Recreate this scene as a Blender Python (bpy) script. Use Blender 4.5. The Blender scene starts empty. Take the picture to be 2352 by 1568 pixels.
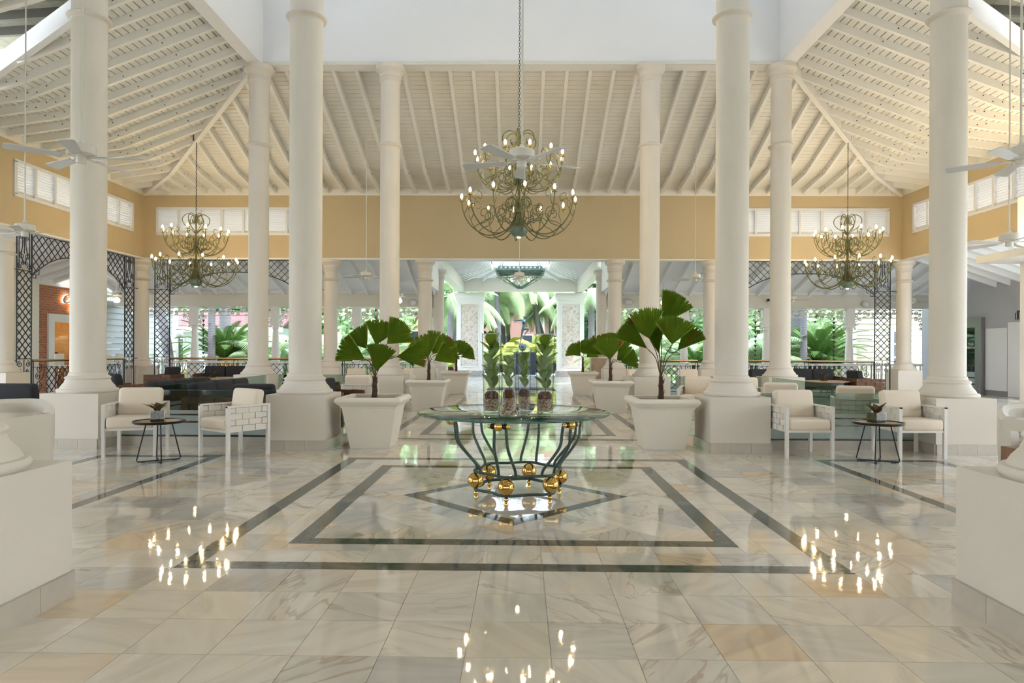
import bpy, bmesh, math, random
from mathutils import Vector, Matrix, Euler

random.seed(7)
R = math.radians
SC = bpy.context.scene
COL = SC.collection

# ---------------------------------------------------------------- camera
F = 1520.0                      # focal length in pixels of the 2352 wide frame
YAW, ROLL = 0.0138, 0.0045
CAM = Vector((0.05, 0.0, 1.30))
HORIZON = 803.0
cd = bpy.data.cameras.new('camera'); cam = bpy.data.objects.new('camera', cd); COL.objects.link(cam)
cd.sensor_width = 36.0
cd.lens = F / 2352 * 36
cd.shift_y = (HORIZON - 784) / 2352
cd.clip_start, cd.clip_end = 0.05, 500
cam.location = CAM
cam.rotation_euler = (Matrix.Rotation(YAW, 3, 'Z') @ Matrix.Rotation(R(90), 3, 'X') @ Matrix.Rotation(ROLL, 3, 'Z')).to_euler()
SC.camera = cam

def ray(px, py):
    u, v = px - 1176, py - HORIZON
    cr, sr = math.cos(ROLL), math.sin(ROLL)
    u0, v0 = u * cr + v * sr, -u * sr + v * cr
    f = Vector((-math.sin(YAW), math.cos(YAW), 0)); r = Vector((math.cos(YAW), math.sin(YAW), 0))
    return f + r * (u0 / F) + Vector((0, 0, -v0 / F))
def at(px, py, Y):
    d = ray(px, py)
    return CAM + d * ((Y - CAM.y) / d.y)
def on_floor(px, py):
    d = ray(px, py)
    return CAM + d * (-CAM.z / d.z)

# ---------------------------------------------------------------- light and exposure
SC.view_settings.view_transform = 'Standard'
SC.view_settings.look = 'None'
SC.view_settings.gamma = 1.0
SC.view_settings.use_curve_mapping = False
SC.view_settings.exposure = -0.24
w = bpy.data.worlds.new('sky'); SC.world = w; w.use_nodes = True
nt = w.node_tree; nt.nodes.clear()
tc = nt.nodes.new('ShaderNodeTexCoord'); sx = nt.nodes.new('ShaderNodeSeparateXYZ')
ramp = nt.nodes.new('ShaderNodeValToRGB')
ramp.color_ramp.elements[0].position = 0.0; ramp.color_ramp.elements[0].color = (0.90, 0.95, 1.0, 1)
ramp.color_ramp.elements[1].position = 0.7; ramp.color_ramp.elements[1].color = (0.68, 0.83, 1.0, 1)
bg = nt.nodes.new('ShaderNodeBackground'); wo = nt.nodes.new('ShaderNodeOutputWorld')
nt.links.new(tc.outputs['Generated'], sx.inputs[0]); nt.links.new(sx.outputs['Z'], ramp.inputs[0])
nt.links.new(ramp.outputs[0], bg.inputs[0]); nt.links.new(bg.outputs[0], wo.inputs[0])
bg.inputs[1].default_value = 5.5
def area(name, loc, size, sizey, power, rot=(0, 0, 0), color=(1, 1, 1)):
    l = bpy.data.lights.new(name, 'AREA'); l.shape = 'RECTANGLE'; l.size = size; l.size_y = sizey
    l.energy = power; l.color = color
    o = bpy.data.objects.new(name, l); COL.objects.link(o); o.location = loc; o.rotation_euler = rot
    return o
for nm_, loc_, rot_ in (('left', (-5.5, 8.8, 10.3), (0, R(-90), 0)), ('right', (5.5, 8.8, 10.3), (0, R(90), 0)), ('back', (0, 14.2, 10.3), (R(-90), 0, 0)), ('front', (0, 3.4, 10.3), (R(90), 0, 0))):  # added fill lights high in the lantern; no windows are built there
    area('lantern_fill_' + nm_, loc_, 1.3 if nm_ in ('left', 'right') else 10.0, 10.0 if nm_ in ('left', 'right') else 1.3, 80, rot_, (0.72, 0.86, 1.0))
sl = bpy.data.lights.new('sun', 'SUN'); sl.energy = 4.5; sl.angle = R(8); sl.color = (1, 0.95, 0.87)
so = bpy.data.objects.new('sun', sl); COL.objects.link(so); so.rotation_euler = (R(38), R(14), R(20))
try:
    SC.cycles.max_bounces = 6; SC.cycles.diffuse_bounces = 3; SC.cycles.glossy_bounces = 3
    SC.cycles.transmission_bounces = 4; SC.cycles.transparent_max_bounces = 14
    SC.cycles.use_adaptive_sampling = True; SC.cycles.adaptive_threshold = 0.15; SC.cycles.adaptive_min_samples = 12; SC.cycles.time_limit = 1150
    SC.cycles.caustics_reflective = False; SC.cycles.caustics_refractive = False
    SC.cycles.sample_clamp_indirect = 6.0
except Exception:
    pass

# ---------------------------------------------------------------- materials
def mat(name, col=(.8, .8, .8), rough=.5, metal=0.0, spec=.5, emis=None, estr=0, trans=0, ior=1.45, noise=None, bump=None, alpha=1.0):
    m = bpy.data.materials.new(name); m.use_nodes = True
    n = m.node_tree.nodes; l = m.node_tree.links
    b = n['Principled BSDF']
    b.inputs['Base Color'].default_value = (*col, 1); b.inputs['Roughness'].default_value = rough
    b.inputs['Metallic'].default_value = metal; b.inputs['Specular IOR Level'].default_value = spec
    b.inputs['Transmission Weight'].default_value = trans; b.inputs['IOR'].default_value = ior
    b.inputs['Alpha'].default_value = alpha
    if emis: b.inputs['Emission Color'].default_value = (*emis, 1); b.inputs['Emission Strength'].default_value = estr
    if noise:      # (scale, second colour, low, high)
        sc_, c2, lo, hi = noise
        g = n.new('ShaderNodeTexCoord'); t = n.new('ShaderNodeTexNoise'); t.inputs['Scale'].default_value = sc_
        t.inputs['Detail'].default_value = 5
        l.new(g.outputs['Object'], t.inputs['Vector'])
        mr = n.new('ShaderNodeMapRange'); mr.inputs[1].default_value = lo; mr.inputs[2].default_value = hi
        l.new(t.outputs['Fac'], mr.inputs[0])
        mx = n.new('ShaderNodeMix'); mx.data_type = 'RGBA'
        mx.inputs[6].default_value = (*col, 1); mx.inputs[7].default_value = (*c2, 1)
        l.new(mr.outputs[0], mx.inputs[0]); l.new(mx.outputs[2], b.inputs['Base Color'])
    if bump:
        sc_, st = bump
        g = n.new('ShaderNodeTexCoord'); t = n.new('ShaderNodeTexNoise'); t.inputs['Scale'].default_value = sc_
        l.new(g.outputs['Object'], t.inputs['Vector'])
        bp = n.new('ShaderNodeBump'); bp.inputs['Strength'].default_value = st; bp.inputs['Distance'].default_value = .01
        l.new(t.outputs['Fac'], bp.inputs['Height']); l.new(bp.outputs[0], b.inputs['Normal'])
    return m
M = {}
M['white'] = mat('white_plaster', (.755, .695, .61), .55, noise=(1.3, (.725, .665, .575), .35, .7), bump=(60, .08))
M['white2'] = mat('white_paint', (.82, .81, .78), .4)
M['wallwhite'] = mat('soft_white_plaster', (.85, .85, .85), .6)
M['tan'] = mat('tan_plaster', (.61, .49, .305), .6, noise=(.9, (.58, .465, .285), .3, .7), bump=(70, .08))
M['cream'] = mat('cream_beam_paint', (.72, .70, .62), .55)
M['wood'] = mat('white_painted_boards', (.88, .865, .80), .45, noise=(3.0, (.84, .81, .73), .35, .75))
M['rafter'] = mat('white_painted_rafter', (.89, .875, .82), .4)
M['woodblue'] = mat('white_painted_porch_boards', (.90, .91, .92), .45)
M['dark_gap'] = mat('dark_roof_underlay', (.16, .12, .08), .8)
M['bolt'] = mat('rusty_bolt', (.10, .08, .06), .6)
M['grout'] = mat('floor_grout', (.42, .36, .28), .5)
M['iron'] = mat('black_iron', (.022, .024, .035), .4)
M['brass'] = mat('polished_brass', (.72, .45, .13), .12, 1.0, noise=(9, (.50, .30, .08), .5, .8))
M['brassrail'] = mat('bronze_rail', (.48, .34, .17), .3, .7)
M['verdigris'] = mat('verdigris_iron', (.055, .085, .078), .45, .3, noise=(14, (.09, .13, .11), .4, .7))
M['chand'] = mat('olive_patina_iron', (.15, .14, .05), .5, .25, noise=(9, (.08, .10, .06), .4, .65))
M['chandbowl'] = mat('green_patina_bowl', (.17, .24, .20), .5, .2)
M['bulb'] = mat('lit_bulb', (1, .9, .7), .3, emis=(1.0, .74, .40), estr=240)
M['candle'] = mat('brass_candle_cup', (.36, .28, .09), .4, .5)
M['fanwhite'] = mat('fan_white_enamel', (.74, .71, .64), .25)
M['blade'] = mat('fan_blade_white', (.66, .66, .66), .35)
M['cushion'] = mat('cream_fabric', (.86, .75, .61), .85, bump=(240, .15))
M['strap'] = mat('ivory_woven_strap', (.84, .79, .70), .6)
M['chairframe'] = mat('white_powder_coat', (.82, .79, .74), .35)
M['brown'] = mat('brown_woven_strap', (.17, .078, .04), .55, noise=(18, (.12, .055, .03), .4, .7))
M['dkfabric'] = mat('charcoal_fabric', (.035, .036, .042), .9, bump=(200, .15))
M['black'] = mat('black_steel', (.012, .013, .014), .35)
M['tabletop'] = mat('oak_inlay', (.42, .30, .16), .4)
M['leafpot'] = mat('white_stone_planter', (.82, .765, .67), .6, bump=(80, .1))
M['pebble'] = mat('beige_gravel', (.42, .33, .23), .9, noise=(60, (.16, .09, .05), .42, .6), bump=(120, .9))
M['mulch'] = mat('brown_mulch', (.13, .055, .022), .95, noise=(90, (.05, .02, .01), .4, .6), bump=(150, .9))
M['bark'] = mat('fibrous_bark', (.06, .035, .022), .9, noise=(30, (.12, .07, .04), .4, .7), bump=(60, .8))
M['stalk'] = mat('brown_stalk', (.10, .075, .035), .6)
M['bronze'] = mat('dark_bronze', (.085, .11, .13), .32, .75, noise=(5, (.05, .10, .10), .4, .65))
M['greywall'] = mat('grey_panel', (.46, .46, .51), .5)
M['greywhite'] = mat('white_and_lit_wall', (.80, .80, .84), .4)  # plain white on the door; on the grey wall it paints light
M['steel'] = mat('brushed_grey_metal', (.27, .26, .27), .35, .6)
M['darkglass'] = mat('dark_door_glass', (.02, .03, .03), .04, spec=.8)
M['chrome'] = mat('chrome', (.75, .75, .75), .08, 1.0)
M['walnut'] = mat('wood_veneer', (.30, .17, .10), .4, noise=(6, (.22, .12, .07), .4, .65))
M['lightwood'] = mat('pale_wood_veneer', (.50, .36, .24), .45, noise=(5, (.42, .29, .19), .4, .65))
M['gloss'] = mat('white_gloss_lacquer', (.74, .69, .60), .12)
M['leather'] = mat('white_leather', (.80, .75, .67), .4)
M['neon'] = mat('backlit_letters', (.9, .85, 1.0), .4, emis=(1.0, .62, .22), estr=7)
M['signface'] = mat('sign_letter_face', (.45, .40, .55), .4)
M['print'] = mat('white_lettering', (.85, .9, .9), .5)
M['lampglass'] = mat('lit_globe', (1, .95, .85), .3, emis=(1, .86, .66), estr=9)
M['bluemat'] = mat('dark_blue_mat', (.03, .035, .06), .9)
M['carpetgray'] = mat('grey_base_stone', (.42, .39, .38), .6, noise=(12, (.30, .28, .28), .4, .6))
M['ground'] = mat('pale_paving', (.76, .75, .72), .8, noise=(.5, (.68, .67, .63), .4, .6))
M['grass'] = mat('lawn_green', (.22, .36, .10), .95, noise=(2, (.32, .44, .14), .4, .6))
M['roofred'] = mat('faded_red_roof', (.19, .09, .09), .7, noise=(4, (.25, .14, .14), .4, .6))
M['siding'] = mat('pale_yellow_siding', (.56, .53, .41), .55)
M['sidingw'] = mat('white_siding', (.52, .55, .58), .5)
M['pink'] = mat('pink_stucco', (.46, .26, .23), .8, noise=(.6, (.42, .235, .21), .4, .6))
M['yellow'] = mat('yellow_stucco', (.78, .52, .18), .8)
M['pane'] = mat('house_pane', (.05, .07, .09), .08, spec=.8)
M['winwhite'] = mat('window_frame_white', (.80, .81, .83), .4)
M['trunk'] = mat('palm_trunk_grey', (.30, .29, .32), .9)
M['frond'] = mat('palm_frond_green', (.19, .34, .10), .6, noise=(2.0, (.32, .44, .15), .35, .65))
M['frond2'] = mat('areca_green', (.36, .50, .10), .6, noise=(2.5, (.58, .56, .14), .35, .7))
M['frondpale'] = mat('pale_palm_green', (.32, .48, .24), .6, noise=(1.5, (.50, .60, .34), .35, .65))
M['cycad'] = mat('cycad_green', (.09, .21, .05), .5, noise=(2, (.17, .31, .07), .35, .65))
M['cycadgold'] = mat('cycad_golden', (.55, .32, .03), .6)
M['bushd'] = mat('dark_tree_green', (.035, .10, .045), .8, noise=(1.5, (.06, .16, .06), .4, .6))
M['bushl'] = mat('light_tree_green', (.32, .50, .24), .7, noise=(1.2, (.46, .60, .36), .4, .6))
M['rock'] = mat('white_rock', (.72, .68, .64), .85)
M['chain'] = mat('rain_chain_dark', (.05, .03, .045), .5)
M['spk'] = mat('speaker_white', (.72, .72, .74), .5)
M['lampgreen'] = mat('green_patina_lantern', (.12, .20, .16), .55, noise=(7, (.20, .29, .25), .4, .65))
def leaf_mat(name, c1, c2, tip=None):
    m = bpy.data.materials.new(name); m.use_nodes = True
    n = m.node_tree.nodes; l = m.node_tree.links; n.clear()
    out = n.new('ShaderNodeOutputMaterial'); b = n.new('ShaderNodeBsdfPrincipled'); tr = n.new('ShaderNodeBsdfTranslucent')
    ms = n.new('ShaderNodeMixShader'); ms.inputs[0].default_value = .28
    tcx = n.new('ShaderNodeTexCoord'); no = n.new('ShaderNodeTexNoise'); no.inputs['Scale'].default_value = 5; no.inputs['Detail'].default_value = 4
    oi = n.new('ShaderNodeObjectInfo'); ad = n.new('ShaderNodeVectorMath'); ad.operation = 'ADD'
    l.new(tcx.outputs['Object'], ad.inputs[0]); l.new(oi.outputs['Random'], ad.inputs[1]); l.new(ad.outputs[0], no.inputs['Vector'])
    mx = n.new('ShaderNodeMix'); mx.data_type = 'RGBA'; mx.inputs[6].default_value = (*c1, 1); mx.inputs[7].default_value = (*c2, 1)
    l.new(no.outputs['Fac'], mx.inputs[0]); colr = mx.outputs[2]
    if tip:
        mr = n.new('ShaderNodeMapRange'); mr.inputs[1].default_value = .63; mr.inputs[2].default_value = .72
        n2 = n.new('ShaderNodeTexNoise'); n2.inputs['Scale'].default_value = 6.5; l.new(ad.outputs[0], n2.inputs['Vector'])
        l.new(n2.outputs['Fac'], mr.inputs[0])
        m2 = n.new('ShaderNodeMix'); m2.data_type = 'RGBA'; m2.inputs[7].default_value = (*tip, 1)
        l.new(mr.outputs[0], m2.inputs[0]); l.new(colr, m2.inputs[6]); colr = m2.outputs[2]
    l.new(colr, b.inputs['Base Color']); l.new(colr, tr.inputs['Color']); b.inputs['Roughness'].default_value = .45
    l.new(b.outputs[0], ms.inputs[1]); l.new(tr.outputs[0], ms.inputs[2]); l.new(ms.outputs[0], out.inputs[0])
    return m
M['fanleaf'] = leaf_mat('fan_palm_green', (.14, .25, .02), (.28, .42, .04), (.42, .19, .05))
M['figleaf'] = leaf_mat('fig_leaf_green', (.09, .18, .010), (.19, .31, .02))
M['redleaf'] = leaf_mat('croton_leaf', (.14, .035, .02), (.05, .09, .02))
def glass_mat(name, col, rough=0.0, ior=1.5):
    # thin clear glass: transparent body with a Fresnel mirror coat
    m = bpy.data.materials.new(name); m.use_nodes = True
    n = m.node_tree.nodes; l = m.node_tree.links; n.clear()
    out = n.new('ShaderNodeOutputMaterial'); t = n.new('ShaderNodeBsdfTransparent'); g = n.new('ShaderNodeBsdfGlossy')
    t.inputs[0].default_value = (*col, 1); g.inputs['Roughness'].default_value = rough
    fr = n.new('ShaderNodeFresnel'); ge = n.new('ShaderNodeNewGeometry'); mr = n.new('ShaderNodeMapRange')
    mr.inputs[3].default_value = ior; mr.inputs[4].default_value = 1 / ior; l.new(ge.outputs['Backfacing'], mr.inputs[0]); l.new(mr.outputs[0], fr.inputs[0]); ms = n.new('ShaderNodeMixShader')
    l.new(fr.outputs[0], ms.inputs[0]); l.new(t.outputs[0], ms.inputs[1]); l.new(g.outputs[0], ms.inputs[2]); l.new(ms.outputs[0], out.inputs[0])
    return m
def vase_glass():
    m = glass_mat('vase_glass', (.97, .985, .98), ior=1.5); n = m.node_tree.nodes; l = m.node_tree.links
    lw = n.new('ShaderNodeLayerWeight'); lw.inputs[0].default_value = .42; cr = n.new('ShaderNodeValToRGB')
    cr.color_ramp.elements[0].position = .25; cr.color_ramp.elements[0].color = (.985, .99, .988, 1); cr.color_ramp.elements[1].position = .85; cr.color_ramp.elements[1].color = (.42, .50, .47, 1)
    l.new(lw.outputs['Facing'], cr.inputs[0]); l.new(cr.outputs[0], [x for x in n if x.type == 'BSDF_TRANSPARENT'][0].inputs[0])
    ms = [x for x in n if x.type == 'MIX_SHADER'][0]; fr = [x for x in n if x.type == 'FRESNEL'][0]; mu = n.new('ShaderNodeMath'); mu.operation = 'MULTIPLY'; mu.inputs[1].default_value = .55
    l.new(fr.outputs[0], mu.inputs[0]); l.new(mu.outputs[0], ms.inputs[0])
    return m
M['vaseglass'] = vase_glass()
M['glass'] = glass_mat('clear_glass', (.97, .985, .98), ior=1.42)
M['glassgreen'] = glass_mat('green_tinted_glass', (.72, .80, .76))
M['glasstop'] = glass_mat('table_glass', (.94, .97, .96), ior=1.32)
M['glassrim'] = mat('glass_rim', (.55, .63, .60), .1)
M['glassedge'] = mat('glass_green_edge', (.05, .16, .12), .1)
M['frost'] = mat('frosted_band', (.62, .70, .70), .35, alpha=.55)

def translucent():
    m = bpy.data.materials.new('opal_diffuser'); m.use_nodes = True
    n = m.node_tree.nodes; l = m.node_tree.links; n.clear()
    out = n.new('ShaderNodeOutputMaterial'); t = n.new('ShaderNodeBsdfTranslucent'); t.inputs[0].default_value = (.92, .94, .95, 1); l.new(t.outputs[0], out.inputs[0])
    return m
M['opal'] = translucent()
def marble():
    m = bpy.data.materials.new('polished_cream_marble'); m.use_nodes = True
    n = m.node_tree.nodes; l = m.node_tree.links; b = n['Principled BSDF']
    N = n.new
    geo = N('ShaderNodeNewGeometry'); oi = N('ShaderNodeObjectInfo')
    add = N('ShaderNodeMath'); add.operation = 'ADD'; l.new(geo.outputs['Random Per Island'], add.inputs[0]); l.new(oi.outputs['Random'], add.inputs[1])
    frc = N('ShaderNodeMath'); frc.operation = 'FRACT'; l.new(add.outputs[0], frc.inputs[0])
    wn = N('ShaderNodeTexWhiteNoise'); wn.noise_dimensions = '1D'; l.new(frc.outputs[0], wn.inputs['W'])
    sep = N('ShaderNodeSeparateColor'); l.new(wn.outputs['Color'], sep.inputs[0])
    vs = N('ShaderNodeVectorMath'); vs.operation = 'SCALE'; vs.inputs['Scale'].default_value = 40; l.new(wn.outputs['Color'], vs.inputs[0])
    va = N('ShaderNodeVectorMath'); va.operation = 'ADD'; l.new(geo.outputs['Position'], va.inputs[0]); l.new(vs.outputs[0], va.inputs[1])
    ang = N('ShaderNodeMath'); ang.operation = 'MULTIPLY'; ang.inputs[1].default_value = 6.28; l.new(sep.outputs[0], ang.inputs[0])
    vr = N('ShaderNodeVectorRotate'); vr.rotation_type = 'Z_AXIS'; l.new(va.outputs[0], vr.inputs['Vector']); l.new(ang.outputs[0], vr.inputs['Angle'])
    mp = N('ShaderNodeMapping'); mp.inputs['Scale'].default_value = (1.1, 5.0, 1); l.new(vr.outputs[0], mp.inputs[0])
    n1 = N('ShaderNodeTexNoise'); n1.inputs['Scale'].default_value = 1.5; n1.inputs['Detail'].default_value = 6; n1.inputs['Distortion'].default_value = .8
    l.new(mp.outputs[0], n1.inputs['Vector'])
    cr = N('ShaderNodeValToRGB'); e = cr.color_ramp.elements
    e[0].position = .30; e[0].color = (.67, .63, .565, 1); e[1].position = .50; e[1].color = (.81, .745, .64, 1)
    e2 = e.new(.72); e2.color = (.86, .81, .715, 1)
    l.new(n1.outputs['Fac'], cr.inputs[0])
    # veins
    n2 = N('ShaderNodeTexNoise'); n2.inputs['Scale'].default_value = .9; n2.inputs['Detail'].default_value = 4; n2.inputs['Distortion'].default_value = .55
    l.new(mp.outputs[0], n2.inputs['Vector'])
    sb = N('ShaderNodeMath'); sb.operation = 'SUBTRACT'; sb.inputs[1].default_value = .5; l.new(n2.outputs['Fac'], sb.inputs[0])
    ab = N('ShaderNodeMath'); ab.operation = 'ABSOLUTE'; l.new(sb.outputs[0], ab.inputs[0])
    mr = N('ShaderNodeMapRange'); mr.inputs[1].default_value = .0; mr.inputs[2].default_value = .022; mr.inputs[3].default_value = .55; mr.inputs[4].default_value = 0
    l.new(ab.outputs[0], mr.inputs[0])
    gate = N('ShaderNodeMapRange'); gate.inputs[1].default_value = .45; gate.inputs[2].default_value = .75; l.new(sep.outputs[1], gate.inputs[0])
    gm = N('ShaderNodeMath'); gm.operation = 'MULTIPLY'; l.new(mr.outputs[0], gm.inputs[0]); l.new(gate.outputs[0], gm.inputs[1])
    vc = N('ShaderNodeMix'); vc.data_type = 'RGBA'; vc.inputs[6].default_value = (.50, .30, .14, 1); vc.inputs[7].default_value = (.36, .33, .29, 1)
    l.new(sep.outputs[2], vc.inputs[0])
    mx = N('ShaderNodeMix'); mx.data_type = 'RGBA'; l.new(gm.outputs[0], mx.inputs[0]); l.new(cr.outputs[0], mx.inputs[6]); l.new(vc.outputs[2], mx.inputs[7])
    # tile-wise tone
    tr = N('ShaderNodeValToRGB'); t = tr.color_ramp.elements
    t[0].position = 0; t[0].color = (.72, .745, .78, 1); t[1].position = .34; t[1].color = (.97, .96, .945, 1)
    a = t.new(.75); a.color = (1.02, 1.0, .96, 1); a = t.new(.90); a.color = (1.0, .93, .82, 1); a = t.new(.97); a.color = (.95, .80, .64, 1)
    l.new(sep.outputs[2], tr.inputs[0])
    mu = N('ShaderNodeMix'); mu.data_type = 'RGBA'; mu.blend_type = 'MULTIPLY'; mu.inputs[0].default_value = 1
    l.new(mx.outputs[2], mu.inputs[6]); l.new(tr.outputs[0], mu.inputs[7]); l.new(mu.outputs[2], b.inputs['Base Color'])
    b.inputs['Roughness'].default_value = .035; b.inputs['Specular IOR Level'].default_value = .85; b.inputs['IOR'].default_value = 1.55
    nb = N('ShaderNodeTexNoise'); nb.inputs['Scale'].default_value = 5; l.new(geo.outputs['Position'], nb.inputs['Vector'])
    bp = N('ShaderNodeBump'); bp.inputs['Strength'].default_value = .03; bp.inputs['Distance'].default_value = .02
    l.new(nb.outputs['Fac'], bp.inputs['Height']); l.new(bp.outputs[0], b.inputs['Normal'])
    return m
M['marble'] = marble()
M['skirting'] = mat('marble_skirting', (.60, .535, .44), .2, noise=(4, (.47, .44, .39), .35, .65))
M['darkmarble'] = mat('dark_green_marble', (.085, .095, .08), .06, noise=(9, (.14, .15, .13), .4, .7), spec=.6)
M['porchfloor'] = mat('pale_porch_tile', (.68, .66, .62), .12, noise=(3, (.58, .56, .53), .4, .6))
def brick_mat():
    m = mat('red_brick', (.45, .17, .09), .8); n = m.node_tree.nodes; l = m.node_tree.links
    g = n.new('ShaderNodeNewGeometry'); s = n.new('ShaderNodeSeparateXYZ'); c = n.new('ShaderNodeCombineXYZ')
    l.new(g.outputs['Position'], s.inputs[0]); l.new(s.outputs['Y'], c.inputs['X']); l.new(s.outputs['Z'], c.inputs['Y'])
    b = n.new('ShaderNodeTexBrick'); b.inputs['Scale'].default_value = 1.0; b.inputs['Brick Width'].default_value = .22; b.inputs['Row Height'].default_value = .075
    b.inputs['Mortar Size'].default_value = .008; b.inputs['Color1'].default_value = (.50, .19, .09, 1); b.inputs['Color2'].default_value = (.38, .13, .07, 1)
    b.inputs['Mortar'].default_value = (.45, .36, .30, 1)
    l.new(c.outputs[0], b.inputs['Vector']); l.new(b.outputs['Color'], n['Principled BSDF'].inputs['Base Color'])
    bp = n.new('ShaderNodeBump'); bp.inputs['Strength'].default_value = .6; bp.inputs['Distance'].default_value = .01; bp.invert = True
    l.new(b.outputs['Fac'], bp.inputs['Height']); l.new(bp.outputs[0], n['Principled BSDF'].inputs['Normal'])
    return m
M['brick'] = brick_mat()
def trunk_mat():
    m = M['trunk']; n = m.node_tree.nodes; l = m.node_tree.links
    g = n.new('ShaderNodeTexCoord'); wv = n.new('ShaderNodeTexWave'); wv.bands_direction = 'Z'; wv.inputs['Scale'].default_value = 5.0; wv.inputs['Distortion'].default_value = 2.0
    l.new(g.outputs['Object'], wv.inputs['Vector'])
    c = n.new('ShaderNodeValToRGB'); c.color_ramp.elements[0].color = (.17, .165, .19, 1); c.color_ramp.elements[1].color = (.27, .26, .29, 1)
    l.new(wv.outputs['Fac'], c.inputs[0]); l.new(c.outputs[0], n['Principled BSDF'].inputs['Base Color'])
trunk_mat()
def coral_mat():
    m = mat('coral_stone', (.70, .64, .58), .8); n = m.node_tree.nodes; l = m.node_tree.links
    g = n.new('ShaderNodeTexCoord'); t = n.new('ShaderNodeTexNoise'); t.inputs['Scale'].default_value = 9; t.inputs['Detail'].default_value = 8; t.inputs['Roughness'].default_value = .7
    l.new(g.outputs['Object'], t.inputs['Vector'])
    c = n.new('ShaderNodeValToRGB'); c.color_ramp.elements[0].position = .33; c.color_ramp.elements[0].color = (.42, .33, .26, 1)
    c.color_ramp.elements[1].position = .52; c.color_ramp.elements[1].color = (.74, .69, .64, 1)
    l.new(t.outputs['Fac'], c.inputs[0])
    oi = n.new('ShaderNodeObjectInfo'); c2 = n.new('ShaderNodeValToRGB'); c2.color_ramp.elements[0].color = (.93, .86, .80, 1); c2.color_ramp.elements[1].color = (1, 1, 1, 1)
    l.new(oi.outputs['Random'], c2.inputs[0])
    mu = n.new('ShaderNodeMix'); mu.data_type = 'RGBA'; mu.blend_type = 'MULTIPLY'; mu.inputs[0].default_value = 1
    l.new(c.outputs[0], mu.inputs[6]); l.new(c2.outputs[0], mu.inputs[7]); l.new(mu.outputs[2], n['Principled BSDF'].inputs['Base Color'])
    return m
M['coral'] = coral_mat()

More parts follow.
